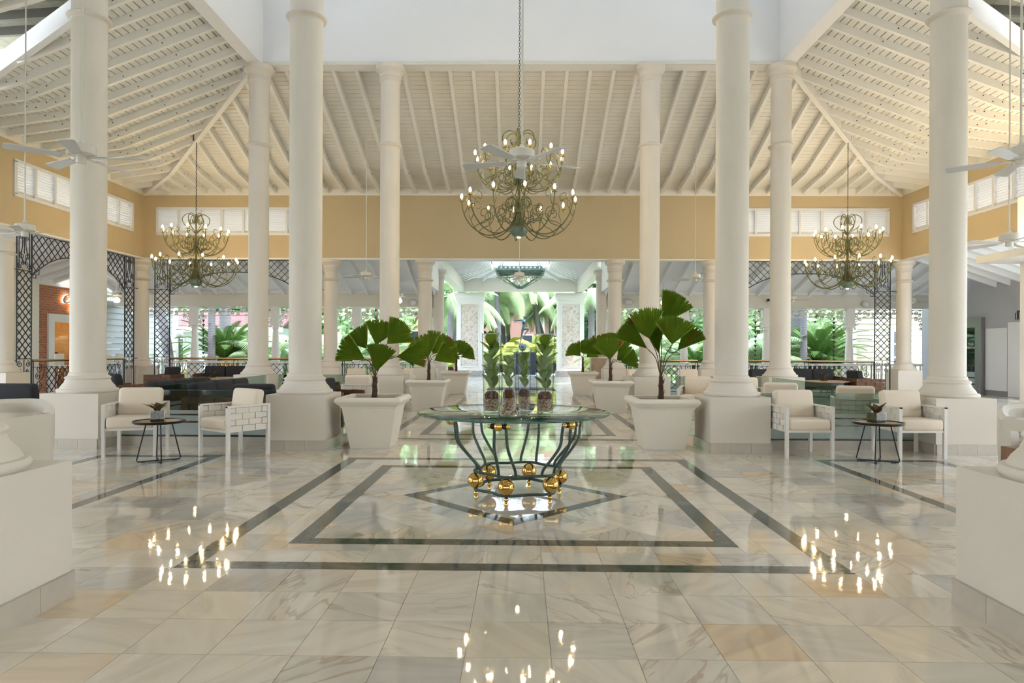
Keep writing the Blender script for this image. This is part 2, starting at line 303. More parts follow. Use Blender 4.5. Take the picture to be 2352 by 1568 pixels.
# ---------------------------------------------------------------- mesh helpers
KIDS = {}
def link(o, parent=None):
    COL.objects.link(o)
    if parent is not None:
        o.parent = parent; KIDS.setdefault(parent.name, []).append(o)
    return o
class MB:
    def __init__(s): s.v = []; s.f = []; s.sm = []
    def add(s, vs, fs, smooth=False, mx=None):
        o = len(s.v)
        s.v.extend([tuple(mx @ Vector(p)) for p in vs] if mx is not None else [tuple(p) for p in vs])
        s.f.extend([tuple(i + o for i in f) for f in fs]); s.sm.extend([smooth] * len(fs)); return s
    def box(s, c, d, rz=0, mx=None):
        x, y, z = d[0] / 2, d[1] / 2, d[2] / 2
        vs = [(-x, -y, -z), (x, -y, -z), (x, y, -z), (-x, y, -z), (-x, -y, z), (x, -y, z), (x, y, z), (-x, y, z)]
        m = Matrix.Translation(c) @ Matrix.Rotation(rz, 4, 'Z')
        if mx is not None: m = mx @ m
        return s.add(vs, [(3, 2, 1, 0), (4, 5, 6, 7), (0, 1, 5, 4), (1, 2, 6, 5), (2, 3, 7, 6), (3, 0, 4, 7)], False, m)
    def b2(s, x0, x1, y0, y1, z0, z1):
        return s.box(((x0 + x1) / 2, (y0 + y1) / 2, (z0 + z1) / 2), (x1 - x0, y1 - y0, z1 - z0))
    def hexa(s, bot, top):    # 4 bottom + 4 top points
        return s.add(list(bot) + list(top), [(3, 2, 1, 0), (4, 5, 6, 7), (0, 1, 5, 4), (1, 2, 6, 5), (2, 3, 7, 6), (3, 0, 4, 7)])
    def bar(s, a, b, wd, ht, up=(0, 0, 1)):
        a, b = Vector(a), Vector(b); d = (b - a).normalized(); u = Vector(up)
        r = d.cross(u); r = r.normalized() if r.length > 1e-6 else Vector((1, 0, 0)); u = r.cross(d).normalized()
        q = lambda p: [p - r * wd / 2 - u * ht / 2, p + r * wd / 2 - u * ht / 2, p + r * wd / 2 + u * ht / 2, p - r * wd / 2 + u * ht / 2]
        return s.hexa(q(a), q(b))
    def tube(s, pts, r, n=6, cap=True, closed=False, mx=None):
        pts = [Vector(p) for p in pts]; N = len(pts)
        rr = r if isinstance(r, (list, tuple)) else [r] * N
        vs = []; prev = None
        for i, p in enumerate(pts):
            if closed: d = pts[(i + 1) % N] - pts[i - 1]
            else: d = pts[min(i + 1, N - 1)] - pts[max(i - 1, 0)]
            d = d.normalized() if d.length > 1e-9 else Vector((0, 0, 1))
            if prev is None:
                a = Vector((0, 0, 1)) if abs(d.z) < .9 else Vector((1, 0, 0))
                u = d.cross(a).normalized()
            else:
                u = prev - d * prev.dot(d); u = u.normalized() if u.length > 1e-6 else d.orthogonal().normalized()
            prev = u; v = d.cross(u)
            for k in range(n):
                t = 2 * math.pi * k / n
                vs.append(p + (u * math.cos(t) + v * math.sin(t)) * rr[i])
        fs = []
        for i in range(N if closed else N - 1):
            j = (i + 1) % N
            for k in range(n):
                fs.append((i * n + k, i * n + (k + 1) % n, j * n + (k + 1) % n, j * n + k))
        if cap and not closed: fs += [tuple(range(n))[::-1], tuple(range((N - 1) * n, N * n))]
        return s.add(vs, fs, n > 4, mx)
    def lathe(s, prof, n=32, c=(0, 0, 0), mx=None, cap=True, smooth=True):
        vs = []; fs = []
        for r_, z in prof:
            for k in range(n):
                t = 2 * math.pi * k / n
                vs.append((c[0] + r_ * math.cos(t), c[1] + r_ * math.sin(t), c[2] + z))
        for i in range(len(prof) - 1):
            for k in range(n):
                fs.append((i * n + k, i * n + (k + 1) % n, (i + 1) * n + (k + 1) % n, (i + 1) * n + k))
        if cap: fs += [tuple(range(n))[::-1], tuple(range((len(prof) - 1) * n, len(prof) * n))]
        return s.add(vs, fs, smooth, mx)
    def ball(s, c, r, n=12, m=8, sz=1.0):
        return s.lathe([(max(1e-4, r * math.sin(math.pi * i / m)), -r * sz * math.cos(math.pi * i / m)) for i in range(m + 1)], n, c, cap=False)
    def rbox(s, c, d, bv=.03, seg=3, mx=None, puff=0):
        bm = bmesh.new(); bmesh.ops.create_cube(bm, size=1)
        for v in bm.verts: v.co = Vector((v.co.x * d[0], v.co.y * d[1], v.co.z * d[2]))
        bmesh.ops.bevel(bm, geom=bm.edges[:], offset=bv, segments=seg, profile=.5, affect='EDGES')
        bm.verts.index_update()
        m = Matrix.Translation(c)
        if mx is not None: m = mx @ m
        s.add([v.co.copy() for v in bm.verts], [tuple(v.index for v in f.verts) for f in bm.faces], True, m); bm.free(); return s
    def poly(s, pts, z0, z1):   # prism of a convex polygon, CCW
        n = len(pts)
        vs = [(p[0], p[1], z0) for p in pts] + [(p[0], p[1], z1) for p in pts]
        fs = [tuple(range(n, 2 * n))] + [(i, (i + 1) % n, n + (i + 1) % n, n + i) for i in range(n)]
        return s.add(vs, fs)
    def mesh(s, name):
        me = bpy.data.meshes.new(name); me.from_pydata(s.v, [], s.f)
        me.polygons.foreach_set('use_smooth', s.sm); me.update(); return me
    def build(s, name, material, parent=None, loc=None, rot=None, sharp=True):
        me = s.mesh(name); me.materials.append(material)
        if any(s.sm) and sharp:
            try: me.set_sharp_from_angle(angle=R(40))
            except Exception: pass
        return inst(me, name, parent, loc, rot)
def inst(me, name, parent=None, loc=None, rot=None, scale=None):
    o = bpy.data.objects.new(name, me)
    if loc is not None: o.location = loc
    if rot is not None: o.rotation_euler = rot
    if scale is not None: o.scale = scale
    return link(o, parent)
def meshof(mb, name, material):
    me = mb.mesh(name); me.materials.append(material)
    if any(mb.sm):
        try: me.set_sharp_from_angle(angle=R(40))
        except Exception: pass
    return me
def tag(o, label, cat, group=None):
    o['label'] = label; o['category'] = cat
    if group: o['group'] = group
    return o
def thing(name, label, cat, loc=(0, 0, 0), rz=0, group=None):
    o = bpy.data.objects.new(name, None); o.empty_display_size = .1; o.location = loc; o.rotation_euler = (0, 0, rz)
    link(o); return tag(o, label, cat, group)
def struct(o): o['kind'] = 'structure'; return o
def stuff(o): o['kind'] = 'stuff'; return o
def copy_tree(o, parent=None):
    c = o.copy(); link(c, parent)
    for ch in list(KIDS.get(o.name, [])): copy_tree(ch, c)
    return c
def clone(o, loc, rz=None, label=None, group=None, scale=None):
    c = copy_tree(o); c.location = loc
    if rz is not None: c.rotation_euler = (0, 0, rz)
    if label: c['label'] = label
    if group: c['group'] = group
    if scale: c.scale = (scale,) * 3
    return c
def bez(P, n=10):   # Catmull-Rom through the points
    P = [Vector(p) for p in P]; out = []
    for i in range(len(P) - 1):
        p0 = P[i - 1] if i else P[0] * 2 - P[1]; p1, p2 = P[i], P[i + 1]; p3 = P[i + 2] if i + 2 < len(P) else P[-1] * 2 - P[-2]
        for k in range(n):
            t = k / n
            out.append(.5 * ((2 * p1) + (p2 - p0) * t + (2 * p0 - 5 * p1 + 4 * p2 - p3) * t * t + (3 * p1 - p0 - 3 * p2 + p3) * t ** 3))
    return out + [P[-1]]
def spiral(cx, cz, r0, r1, a0, turns, n=14):
    return [(cx + (r0 + (r1 - r0) * i / n) * math.cos(a0 + turns * 2 * math.pi * i / n), 0, cz + (r0 + (r1 - r0) * i / n) * math.sin(a0 + turns * 2 * math.pi * i / n)) for i in range(n + 1)]
# ================================================================ FLOOR
TS = 4.02 / 11            # tile side
def rect_sub(rs, cut):
    out = []
    cx0, cx1, cy0, cy1 = cut
    for (x0, x1, y0, y1) in rs:
        if x1 <= cx0 or x0 >= cx1 or y1 <= cy0 or y0 >= cy1: out.append((x0, x1, y0, y1)); continue
        if x0 < cx0: out.append((x0, cx0, y0, y1))
        if x1 > cx1: out.append((cx1, x1, y0, y1))
        a, b = max(x0, cx0), min(x1, cx1)
        if y0 < cy0: out.append((a, b, y0, cy0))
        if y1 > cy1: out.append((a, b, cy1, y1))
    return [r for r in out if r[1] - r[0] > .02 and r[3] - r[2] > .02]
def clip(poly, region):     # convex clip, region CCW
    for i in range(len(region)):
        a, b = region[i], region[(i + 1) % len(region)]
        side = lambda p: (b[0] - a[0]) * (p[1] - a[1]) - (b[1] - a[1]) * (p[0] - a[0])
        out = []
        for j in range(len(poly)):
            p, q = poly[j], poly[(j + 1) % len(poly)]
            sp, sq = side(p), side(q)
            if sp >= 0: out.append(p)
            if (sp >= 0) != (sq >= 0):
                t = sp / (sp - sq); out.append((p[0] + (q[0] - p[0]) * t, p[1] + (q[1] - p[1]) * t))
        poly = out
        if len(poly) < 3: return []
    return poly
def parea(p): return abs(sum(p[i][0] * p[(i + 1) % len(p)][1] - p[(i + 1) % len(p)][0] * p[i][1] for i in range(len(p)))) / 2
def inset(p, d=.0012):
    cx = sum(q[0] for q in p) / len(p); cy = sum(q[1] for q in p) / len(p)
    out = []
    for q in p:
        v = Vector((cx - q[0], cy - q[1])); L = v.length
        out.append((q[0] + v.x / L * d * 1.4, q[1] + v.y / L * d * 1.4) if L > 1e-6 else q)
    return out
floor = struct(MB().b2(-11.3, 11.3, -2.5, 20.0, -.25, -.0035).build('floor', M['grout']))
SQ = [5.9, 5.9 + 5.65, 5.9 + 11.3]
HO, HI, SW, HD = 2.01, 1.50, .13, 1.0
cuts = []; strips = []; tiles = []
def frame(x0, x1, y0, y1, wd):
    strips.extend([[(x0, y0), (x1, y0), (x1 - wd, y0 + wd), (x0 + wd, y0 + wd)], [(x1, y0), (x1, y1), (x1 - wd, y1 - wd), (x1 - wd, y0 + wd)],
                   [(x1, y1), (x0, y1), (x0 + wd, y1 - wd), (x1 - wd, y1 - wd)], [(x0, y1), (x0, y0), (x0 + wd, y0 + wd), (x0 + wd, y1 - wd)]])
    for c in ((x0, x1, y0, y0 + wd), (x0, x1, y1 - wd, y1), (x0, x0 + wd, y0, y1), (x1 - wd, x1, y0, y1)): cuts.append(c)
for cy in SQ:
    frame(-HO, HO, cy - HO, cy + HO, SW); frame(-HI, HI, cy - HI, cy + HI, SW)
    h = HI - SW; cuts.append((-h, h, cy - h, cy + h))
    dw = .115
    P = [(HD, 0), (0, HD), (-HD, 0), (0, -HD)]; Q = [(p[0] * (HD - dw * 1.414) / HD, p[1] * (HD - dw * 1.414) / HD) for p in P]
    for i in range(4):
        j = (i + 1) % 4; strips.append([(P[i][0], cy + P[i][1]), (P[j][0], cy + P[j][1]), (Q[j][0], cy + Q[j][1]), (Q[i][0], cy + Q[i][1])])
    regs = [Q]
    for sx_, sy_ in ((1, 1), (-1, 1), (-1, -1), (1, -1)):
        g = [(sx_ * HD, 0), (sx_ * h, 0), (sx_ * h, sy_ * h), (0, sy_ * h), (0, sy_ * HD)]
        regs.append(g if sx_ * sy_ > 0 else g[::-1])
    td = TS
    for a in range(-7, 8):
        for b in range(-7, 8):
            c0 = ((a - b) * td * .7071, (a + b) * td * .7071); k = td * .7071
            tp = [(c0[0], c0[1] - k), (c0[0] + k, c0[1]), (c0[0], c0[1] + k), (c0[0] - k, c0[1])]
            for g in regs:
                q = clip(tp, g)
                if len(q) > 2 and parea(q) > .004: tiles.append([(p[0], p[1] + cy) for p in q])
for s in (-1, 1):
    x0, x1 = sorted((s * 3.56, s * 5.06)); frame(x0, x1, 3.3, 7.98, .12)
i0 = -int((11.2 - HO) / TS) - 1
for i in range(i0, -i0 + 12):
    for j in range(-9, 46):
        x0 = -HO + i * TS; y0 = (SQ[0] - HO) + j * TS
        if x0 < -11.3 or x0 + TS > 11.35 or y0 + TS > 20.0: continue
        rs = [(x0, x0 + TS, y0, y0 + TS)]
        for c in cuts:
            if c[0] < x0 + TS and c[1] > x0 and c[2] < y0 + TS and c[3] > y0: rs = rect_sub(rs, c)
        tiles += [[(r[0], r[2]), (r[1], r[2]), (r[1], r[3]), (r[0], r[3])] for r in rs]
def seen_area(p):
    cx = sum(q[0] for q in p) / len(p); cy = sum(q[1] for q in p) / len(p)
    if cy < 2.2: return 0
    u = (cx - CAM.x) / cy * F; y = HORIZON + CAM.z * F / cy
    if abs(u) > 1230 or y > 1640: return 0
    return parea(p) / cy ** 3
tiles.sort(key=seen_area, reverse=True)
rest = MB()
for k, p in enumerate(tiles):
    q = inset(p)
    if k < 296: MB().poly(q, -.008, 0).build('marble_tile', M['marble'], floor)
    else: rest.poly(q, -.008, 0)
stuff(rest.build('marble_tiles_far', M['marble'], floor))
for p in strips: MB().poly(inset(p if parea(p) and sum((p[i][0] * p[(i + 1) % 4][1] - p[(i + 1) % 4][0] * p[i][1]) for i in range(4)) > 0 else p[::-1]), -.008, .0003).build('dark_inlay_strip', M['darkmarble'], floor)
pf = MB(); pf.b2(-14.4, -11.3, -2.5, 23.2, -.25, -.004); pf.b2(11.3, 14.4, -2.5, 23.2, -.25, -.004); pf.b2(-11.3, 11.3, 20.0, 23.2, -.25, -.004); pf.b2(-3.6, 3.6, 23.2, 34.0, -.25, -.004)
fo = struct(pf.build('floor_porch', M['grout']))
pt = MB()
for (x0, x1, y0, y1) in ((-14.35, -11.32, 10, 23.15), (11.32, 14.35, 10, 23.15), (-11.3, 11.3, 20.02, 23.15), (-3.6, 3.6, 23.2, 33.9)):
    nx, ny = max(1, round((x1 - x0) / .6)), max(1, round((y1 - y0) / .6))
    for i in range(nx):
        for j in range(ny):
            a, b = x0 + (x1 - x0) * i / nx, x0 + (x1 - x0) * (i + 1) / nx; c, d = y0 + (y1 - y0) * j / ny, y0 + (y1 - y0) * (j + 1) / ny
            pt.poly([(a + .002, c + .002), (b - .002, c + .002), (b - .002, d - .002), (a + .002, d - .002)], -.01, 0)
stuff(pt.build('porch_tiles', M['porchfloor'], fo))
MB().b2(-1.05, 1.15, 21.3, 22.6, .001, .014).build('door_mat', M['bluemat'])
tag(bpy.data.objects['door_mat'], 'dark blue doormat lying at the far end of the marble aisle', 'doormat')

# ================================================================ ROOF
XI, YI = 5.85, 14.5            # inner edges of the sloping ceilings
DX, DY = 5.38, 5.12            # plan depth of the slopes
ZT, ZK, ZE, TK = 7.52, 6.12, 5.90, .70
def zr(t):                     # underside of rafters at plan fraction t
    return ZT + (ZK - ZT) * t / TK if t < TK else ZK + (ZE - ZK) * (t - TK) / (1 - TK)
RD = .155                       # rafter depth
DECK = lambda t: zr(t) + RD
YN = -2.0                      # near end of the side slopes
YF0 = 3.1                      # lantern near edge
def valley(X):                 # far edge of the dormer opening
    return 11.0 + (X - 7.35) * .445
def y_spans(X):
    end = YI + DY * (X - XI) / DX
    if X > 7.35: return [(YN, 10.42), (valley(X), end)]
    return [(YN, end)]
NB = 42
ceil_side = {}
for s, nm in ((-1, 'left'), (1, 'right')):
    back = MB(); c = None; boards = []
    for k in range(NB):
        t0, t1 = k / NB, (k + 1) / NB
        xa, xb = XI + DX * t0, XI + DX * t1
        g = .012
        for (ya, yb) in y_spans((xa + xb) / 2):
            ya2, yb2 = (ya, ya), (yb, yb)
            za, zb = DECK(t0), DECK(t1)
            q = [(s * (xa + g), ya, za), (s * (xb - g), ya, zb), (s * (xb - g), yb, zb), (s * (xa + g), yb, za)]
            boards.append(MB().hexa(q, [(p[0], p[1], p[2] + .02) for p in q]))
            q = [(s * xa, ya, za + .02), (s * xb, ya, zb + .02), (s * xb, yb + .1, zb + .02), (s * xa, yb + .1, za + .02)]
            back.hexa(q, [(p[0], p[1], p[2] + .12) for p in q])
    c = struct(back.build('ceiling_' + nm, M['dark_gap'])); ceil_side[s] = c
    for b in boards: b.build('ceiling_board', M['wood'], c)
    # rafters
    n = 0; y = 3.4
    while y < 19.5:
        t0 = max(0, (y - YI) / DY); t1 = 1.0
        if 10.42 < y: t1 = 1.0
        if 10.45 < y < valley(XI + DX):
            xe = 7.35 + (y - 11.0) / .445
            t1 = min(1, max(.27, (xe - XI) / DX))
        mb = MB()
        ts = sorted({t0, t1} | ({TK} if t0 < TK < t1 else set()))
        for a, b in zip(ts, ts[1:]):
            xa, xb = s * (XI + DX * a), s * (XI + DX * b); wd = .038
            bot = [(xa, y - wd, zr(a)), (xb, y - wd, zr(b)), (xb, y + wd, zr(b)), (xa, y + wd, zr(a))]
            top = [(xa, y - wd, DECK(a)), (xb, y - wd, DECK(b)), (xb, y + wd, DECK(b)), (xa, y + wd, DECK(a))]
            mb.hexa(bot, top)
        r = mb.build('rafter', M['rafter'], c)
        bo = MB()
        for (tt, dz) in ((.62, .10), (.655, .05), (.69, .11), (.73, .055), (.765, .10)) + ((.2, .09), (.4, .06)):
            if t0 + .03 < tt < t1 - .02:
                for sg in (-1, 1): bo.tube([(s * (XI + DX * tt), y + sg * .036, zr(tt) + dz), (s * (XI + DX * tt), y + sg * .043, zr(tt) + dz)], .013, 8)
        if bo.v: bo.build('bolts', M['bolt'], r)
        y += .52
    # hip, valley and dormer beams
    hb = MB()
    for a, b in ((0, TK), (TK, 1)):
        hb.bar((s * (XI + DX * a), YI + DY * a, zr(a) + .07), (s * (XI + DX * b), YI + DY * b, zr(b) + .07), .11, .26)
    hb.build('hip_rafter', M['rafter'], c)
    tv = (7.35 - XI) / DX
    MB().bar((s * 7.2, valley(7.2), zr((7.2 - XI) / DX) + .06), (s * (XI + DX), valley(XI + DX), zr(1) + .06), .12, .34).build('valley_beam', M['woodblue'], c)
    MB().bar((s * 7.1, 10.42, zr((7.1 - XI) / DX) + .08), (s * (XI + DX), 10.42, zr(1) + .08), .10, .30).build('dormer_beam', M['rafter'], c)
    dm = MB()
    for k in range(20):
        x0 = 6.9 + k * .22; dm.b2(min(s * x0, s * (x0 + .212)), max(s * x0, s * (x0 + .212)), 9.8, 13.6, 7.5, 7.53)
    stuff(dm.build('dormer_boards', M['wood'], c))
    dr = MB()
    for yy in (10.7, 11.25, 11.8, 12.35): dr.bar((s * 7.0, yy, 7.42), (s * 11.3, yy + .5, 7.42), .07, .17)
    stuff(dr.build('dormer_rafters', M['steel'], c))
    MB().b2(*sorted((s * 6.7, s * 11.6)), 9.7, 13.7, 7.54, 7.66).build('dormer_roof', M['dark_gap'], c)
# back slope
back = MB(); boards = []
for k in range(NB):
    t0, t1 = k / NB, (k + 1) / NB; xa, xb = XI + DX * t0, XI + DX * t1; ya, yb = YI + DY * t0, YI + DY * t1; g = .011
    q = [(-xa, ya + g, DECK(t0)), (xa, ya + g, DECK(t0)), (xb, yb - g, DECK(t1)), (-xb, yb - g, DECK(t1))]
    boards.append(MB().hexa(q, [(p[0], p[1], p[2] + .02) for p in q]))
    q = [(-xb, ya, DECK(t0) + .02), (xb, ya, DECK(t0) + .02), (xb, yb, DECK(t1) + .02), (-xb, yb, DECK(t1) + .02)]
    back.hexa(q, [(p[0], p[1], p[2] + .12) for p in q])
cb = struct(back.build('ceiling_back', M['dark_gap']))
for b in boards: b.build('ceiling_board', M['wood'], cb)
for k in range(-21, 22):
    x = k * .52; t0 = max(0, (abs(x) - XI) / DX)
    if t0 > .96: continue
    mb = MB(); ts = sorted({t0, 1.0} | ({TK} if t0 < TK else set())); wd = .038
    for a, b in zip(ts, ts[1:]):
        ya, yb = YI + DY * a, YI + DY * b
        mb.hexa([(x - wd, ya, zr(a)), (x + wd, ya, zr(a)), (x + wd, yb, zr(b)), (x - wd, yb, zr(b))], [(x - wd, ya, DECK(a)), (x + wd, ya, DECK(a)), (x + wd, yb, DECK(b)), (x - wd, yb, DECK(b))])
    r = mb.build('rafter', M['rafter'], cb)
    bo = MB()
    for (tt, dz) in ((.62, .10), (.655, .05), (.69, .11), (.73, .055), (.765, .10), (.93, .09)):
        if tt > t0 + .05:
            for sg in (-1, 1): bo.tube([(x + sg * .036, YI + DY * tt, zr(tt) + dz), (x + sg * .043, YI + DY * tt, zr(tt) + dz)], .012, 8)
    if bo.v: bo.build('bolts', M['bolt'], r)
# near slope, behind and above the camera
nb_ = MB()
nb_.hexa([(-XI, YF0, DECK(0)), (XI, YF0, DECK(0)), (XI + DX, YN, DECK(1)), (-XI - DX, YN, DECK(1))], [(-XI, YF0, DECK(0) + .14), (XI, YF0, DECK(0) + .14), (XI + DX, YN, DECK(1) + .14), (-XI - DX, YN, DECK(1) + .14)])
struct(nb_.build('ceiling_front', M['wood']))

# lantern walls over the aisle
LW = .30
struct(MB().b2(-5.88, 5.88, 14.3, 14.6, 7.45, 11.2).build('wall_lantern_back', M['wallwhite']))
struct(MB().b2(-5.88, -5.58, 3.0, 14.3, 7.45, 11.2).build('wall_lantern_left', M['wallwhite']))
struct(MB().b2(5.58, 5.88, 3.0, 14.3, 7.45, 11.2).build('wall_lantern_right', M['wallwhite']))
struct(MB().b2(-5.58, 5.58, 3.0, 3.3, 7.45, 11.2).build('wall_lantern_front', M['wallwhite']))
struct(MB().b2(-5.9, 5.9, 3.0, 14.6, 11.3, 11.45).build('ceiling_lantern', M['wallwhite']))
# slim soffit lip on the back lantern wall
struct(MB().b2(-5.58, 5.58, 14.27, 14.30, 7.45, 7.52).build('trim_1', M['cream']))

# ================================================================ TAN WALLS
WX = 11.22
def wall_with_window(axis, fixed0, fixed1, spans, z0, z1, wz0, wz1, name, lo, hi):
    mb = MB(); cur = lo
    def bx(a, b, c, d):
        if b - a < .01: return
        if axis == 'x': mb.b2(a, b, fixed0, fixed1, c, d)
        else: mb.b2(fixed0, fixed1, a, b, c, d)
    for (a, b) in spans:
        bx(cur, a, z0, z1); bx(a, b, z0, wz0); bx(a, b, wz1, z1); cur = b
    bx(cur, hi, z0, z1)
    return struct(mb.build(name, M['tan']))
WB0, WB1 = 6.30, 10.82
wall_with_window('x', 19.6, 19.9, [(-WB1, -WB0), (WB0, WB1)], 4.0, 6.24, 4.72, 5.45, 'wall_back', -11.52, 11.52)
wall_with_window('y', -WX - .3, -WX, [(14.55, 19.0)], 4.0, 6.24, 4.72, 5.45, 'wall_left', YN, 19.6)
wall_with_window('y', WX, WX + .3, [(14.55, 19.0)], 4.0, 6.24, 4.72, 5.45, 'wall_right', YN, 19.6)
struct(MB().b2(-WX, WX, YN - .3, YN, 0.9, 6.24).build('wall_front_light_stop', M['tan']))  # unseen wall behind the camera, brought down low to cut light
wn = [0]
def louvre_window(axis, fixed, a, b, z0, z1, n, sgn):
    wn[0] += 1
    def P(u, d, z): return (u, fixed + d * sgn, z) if axis == 'x' else (fixed + d * sgn, u, z)
    def bx(mb, u0, u1, d0, d1, za, zb):
        p, q = P(u0, d0, za), P(u1, d1, zb)
        mb.b2(*sorted((p[0], q[0])), *sorted((p[1], q[1])), za, zb)
    fr = MB(); fw = .05
    bx(fr, a - .02, b + .02, -.03, .06, z0 - .05, z0 + .02); bx(fr, a - .02, b + .02, -.03, .06, z1 - .02, z1 + .05)
    bx(fr, a - .03, a + fw, -.03, .06, z0, z1); bx(fr, b - fw, b + .03, -.03, .06, z0, z1)
    o = struct(fr.build('window_%d' % wn[0], M['winwhite']))
    for k in range(1, n):
        u = a + (b - a) * k / n; m = MB(); bx(m, u - .03, u + .03, -.02, .08, z0, z1); m.build('mullion', M['winwhite'], o)
    for k in range(n):
        u0, u1 = a + (b - a) * k / n + .03, a + (b - a) * (k + 1) / n - .03; m = MB(); nb = 11
        for j in range(nb):
            z = z0 + .03 + (z1 - z0 - .03) * j / nb
            pts = [P(u0, .015, z + .060), P(u1, .015, z + .060), P(u1, .08, z), P(u0, .08, z)]
            m.hexa(pts, [(p[0], p[1], p[2] + .007) for p in pts])
        stuff(m.build('louvre_blades', M['winwhite'], o))
louvre_window('x', 19.6, -WB1, -WB0, 4.72, 5.45, 7, 1)
louvre_window('x', 19.6, WB0, WB1, 4.72, 5.45, 7, 1)
louvre_window('y', -WX, 14.55, 19.0, 4.72, 5.45, 7, -1)
louvre_window('y', WX, 14.55, 19.0, 4.72, 5.45, 7, 1)
tr = MB(); tr.b2(-WX, WX, 19.57, 19.6, 5.86, 6.10); struct(tr.build('trim_2', M['rafter']))
struct(MB().b2(-WX, -WX + .03, YN, 19.57, 5.86, 6.10).build('trim_3', M['rafter']))
struct(MB().b2(WX - .03, WX, YN, 19.57, 5.86, 6.10).build('trim_4', M['rafter']))
struct(MB().b2(-11.3, 11.3, 19.585, 19.91, 3.955, 4.0).build('trim_5', M['white2']))
struct(MB().b2(-WX - .31, -WX + .015, 8.0, 19.585, 3.955, 4.0).build('trim_6', M['white2']))
struct(MB().b2(WX - .015, WX + .31, 8.0, 19.585, 3.955, 4.0).build('trim_7', M['white2']))

# ================================================================ COLUMNS
def arc(r0, z0, r1, z1, bulge, n=5):
    out = []
    for i in range(n + 1):
        t = i / n; b = math.sin(math.pi * t) * bulge
        out.append((r0 + (r1 - r0) * t + b, z0 + (z1 - z0) * t))
    return out
def make_column(name, label, x, y, H, rad, pw, ph, ring_z, skirt, cap=True, group=None):
    t = thing(name, label, 'column', (x, y, 0), 0, group)
    MB().box((0, 0, ph / 2), (pw, pw, ph)).build('plinth', M['white'], t)
    b = [(rad * 1.66, ph)] + arc(rad * 1.66, ph, rad * 1.66, ph + .05, .012) + arc(rad * 1.55, ph + .055, rad * 1.5, ph + .075, .0) \
        + [(rad * 1.46, ph + .09), (rad * 1.30, ph + .13), (rad * 1.22, ph + .17)] + arc(rad * 1.24, ph + .18, rad * 1.18, ph + .215, .014) + [(rad * 1.10, ph + .225), (rad * 1.06, ph + .26), (rad, ph + .27)]
    MB().lathe(b, 40).build('base_moulding', M['white'], t)
    top = H - (.36 if cap else 0)
    MB().lathe([(rad, ph + .26), (rad, top)], 40).build('shaft', M['white'], t)
    if ring_z: MB().lathe(arc(rad * .99, ring_z - .055, rad * 1.05, ring_z - .03, .0, 1) + arc(rad * 1.05, ring_z - .03, rad * 1.05, ring_z + .045, .045, 8) + [(rad * .99, ring_z + .05)], 40).build('ring', M['white'], t)
    if cap:
        c = [(rad * 1.0, top), (rad * 1.04, top + .01)] + arc(rad * 1.06, top + .03, rad * 1.06, top + .06, .012) + arc(rad * 1.08, top + .09, rad * 1.12, top + .12, .012) \
            + arc(rad * 1.14, top + .13, rad * 1.45, top + .26, -.03) + [(rad * 1.5, top + .27), (rad * 1.5, top + .36)]
        MB().lathe(c, 40).build('capital', M['white'], t)
    if skirt:
        me = SK.get(pw)
        n = 3; L = pw / n
        if me is None: me = SK[pw] = [meshof(MB().box((0, 0, .065), (L - .003, .022, .13)), 'skirting_tile', M['skirting'])]
        for k in range(4):
            a = k * math.pi / 2
            for i in range(n):
                u = -pw / 2 + L * (i + .5)
                v = -pw / 2 - .010
                inst(me[0], 'skirting_tile', t, (u * math.cos(a) - v * math.sin(a), u * math.sin(a) + v * math.cos(a), 0), (0, 0, a))
    return t
SK = {}
G = 2.83
YA, YB, YC, YD, Y0 = 8.79, 14.42, 19.75, 22.9, 3.14
make_column('column', 'white plinth and moulded base of the column cropped by the left edge', -2.69, 3.07, 7.45, .212, .76, .71, 5.69, True)
make_column('column', 'white plinth and moulded base of the column cropped by the right edge', 2.68, 3.07, 7.45, .212, .76, .71, 5.69, True)
make_column('column', 'tall round white column behind the leftmost white woven armchair', -5.75, YA, 7.45, .212, .76, .71, 5.69, True)
make_column('column', 'tall round white column right of the left pair of armchairs', -G, YA, 7.45, .212, .76, .71, 5.69, True)
make_column('column', 'tall round white column right of the front right potted fan palm', G, YA, 7.45, .212, .76, .71, 5.69, True)
make_column('column', 'tall round white column behind the rightmost woven armchair, warmly lit', 2 * G, YA, 7.45, .212, .76, .71, 5.69, True)
make_column('column', 'white capital topped column under the left corner of the high white wall', -5.71, YB, 7.45, .212, .76, .74, 5.72, True)
make_column('column', 'white capital topped column rising behind the front left fan palm', -G, YB, 7.45, .212, .76, .74, 5.72, True)
make_column('column', 'white capital topped column rising behind the front right fan palm', G, YB, 7.45, .212, .76, .74, 5.72, True)
make_column('column', 'white capital topped column under the right corner of the high white wall', 2 * G, YB, 7.45, .212, .76, .74, 5.72, True)
for x, lb in ((-11.37, 'short white column in the left corner between two iron lattice screens'), (-2 * G, 'short white column under the tan wall, just right of the left tall columns'),
              (-G, 'short white column left of the porch opening, behind the second left planter'), (G, 'short white column right of the porch opening, beside the pale wooden stand'),
              (2 * G, 'short white column under the tan wall, half hidden by the right middle column'), (11.37, 'short white column in the right corner beside the iron lattice strip')):
    make_column('short_column', lb, x, YC, 3.96, .20, .70, .75, 3.36, True)
make_column('short_column', 'short white column on the side wall line, cut by the left edge', -11.37, YB, 3.96, .20, .70, .75, 3.36, False)
make_column('short_column', 'porch column beyond the short column left of the porch opening', -G, YD, 4.05, .20, .62, .70, None, False)
make_column('short_column', 'porch column beyond the short column right of the porch opening', G, YD, 4.05, .20, .62, .70, None, False)
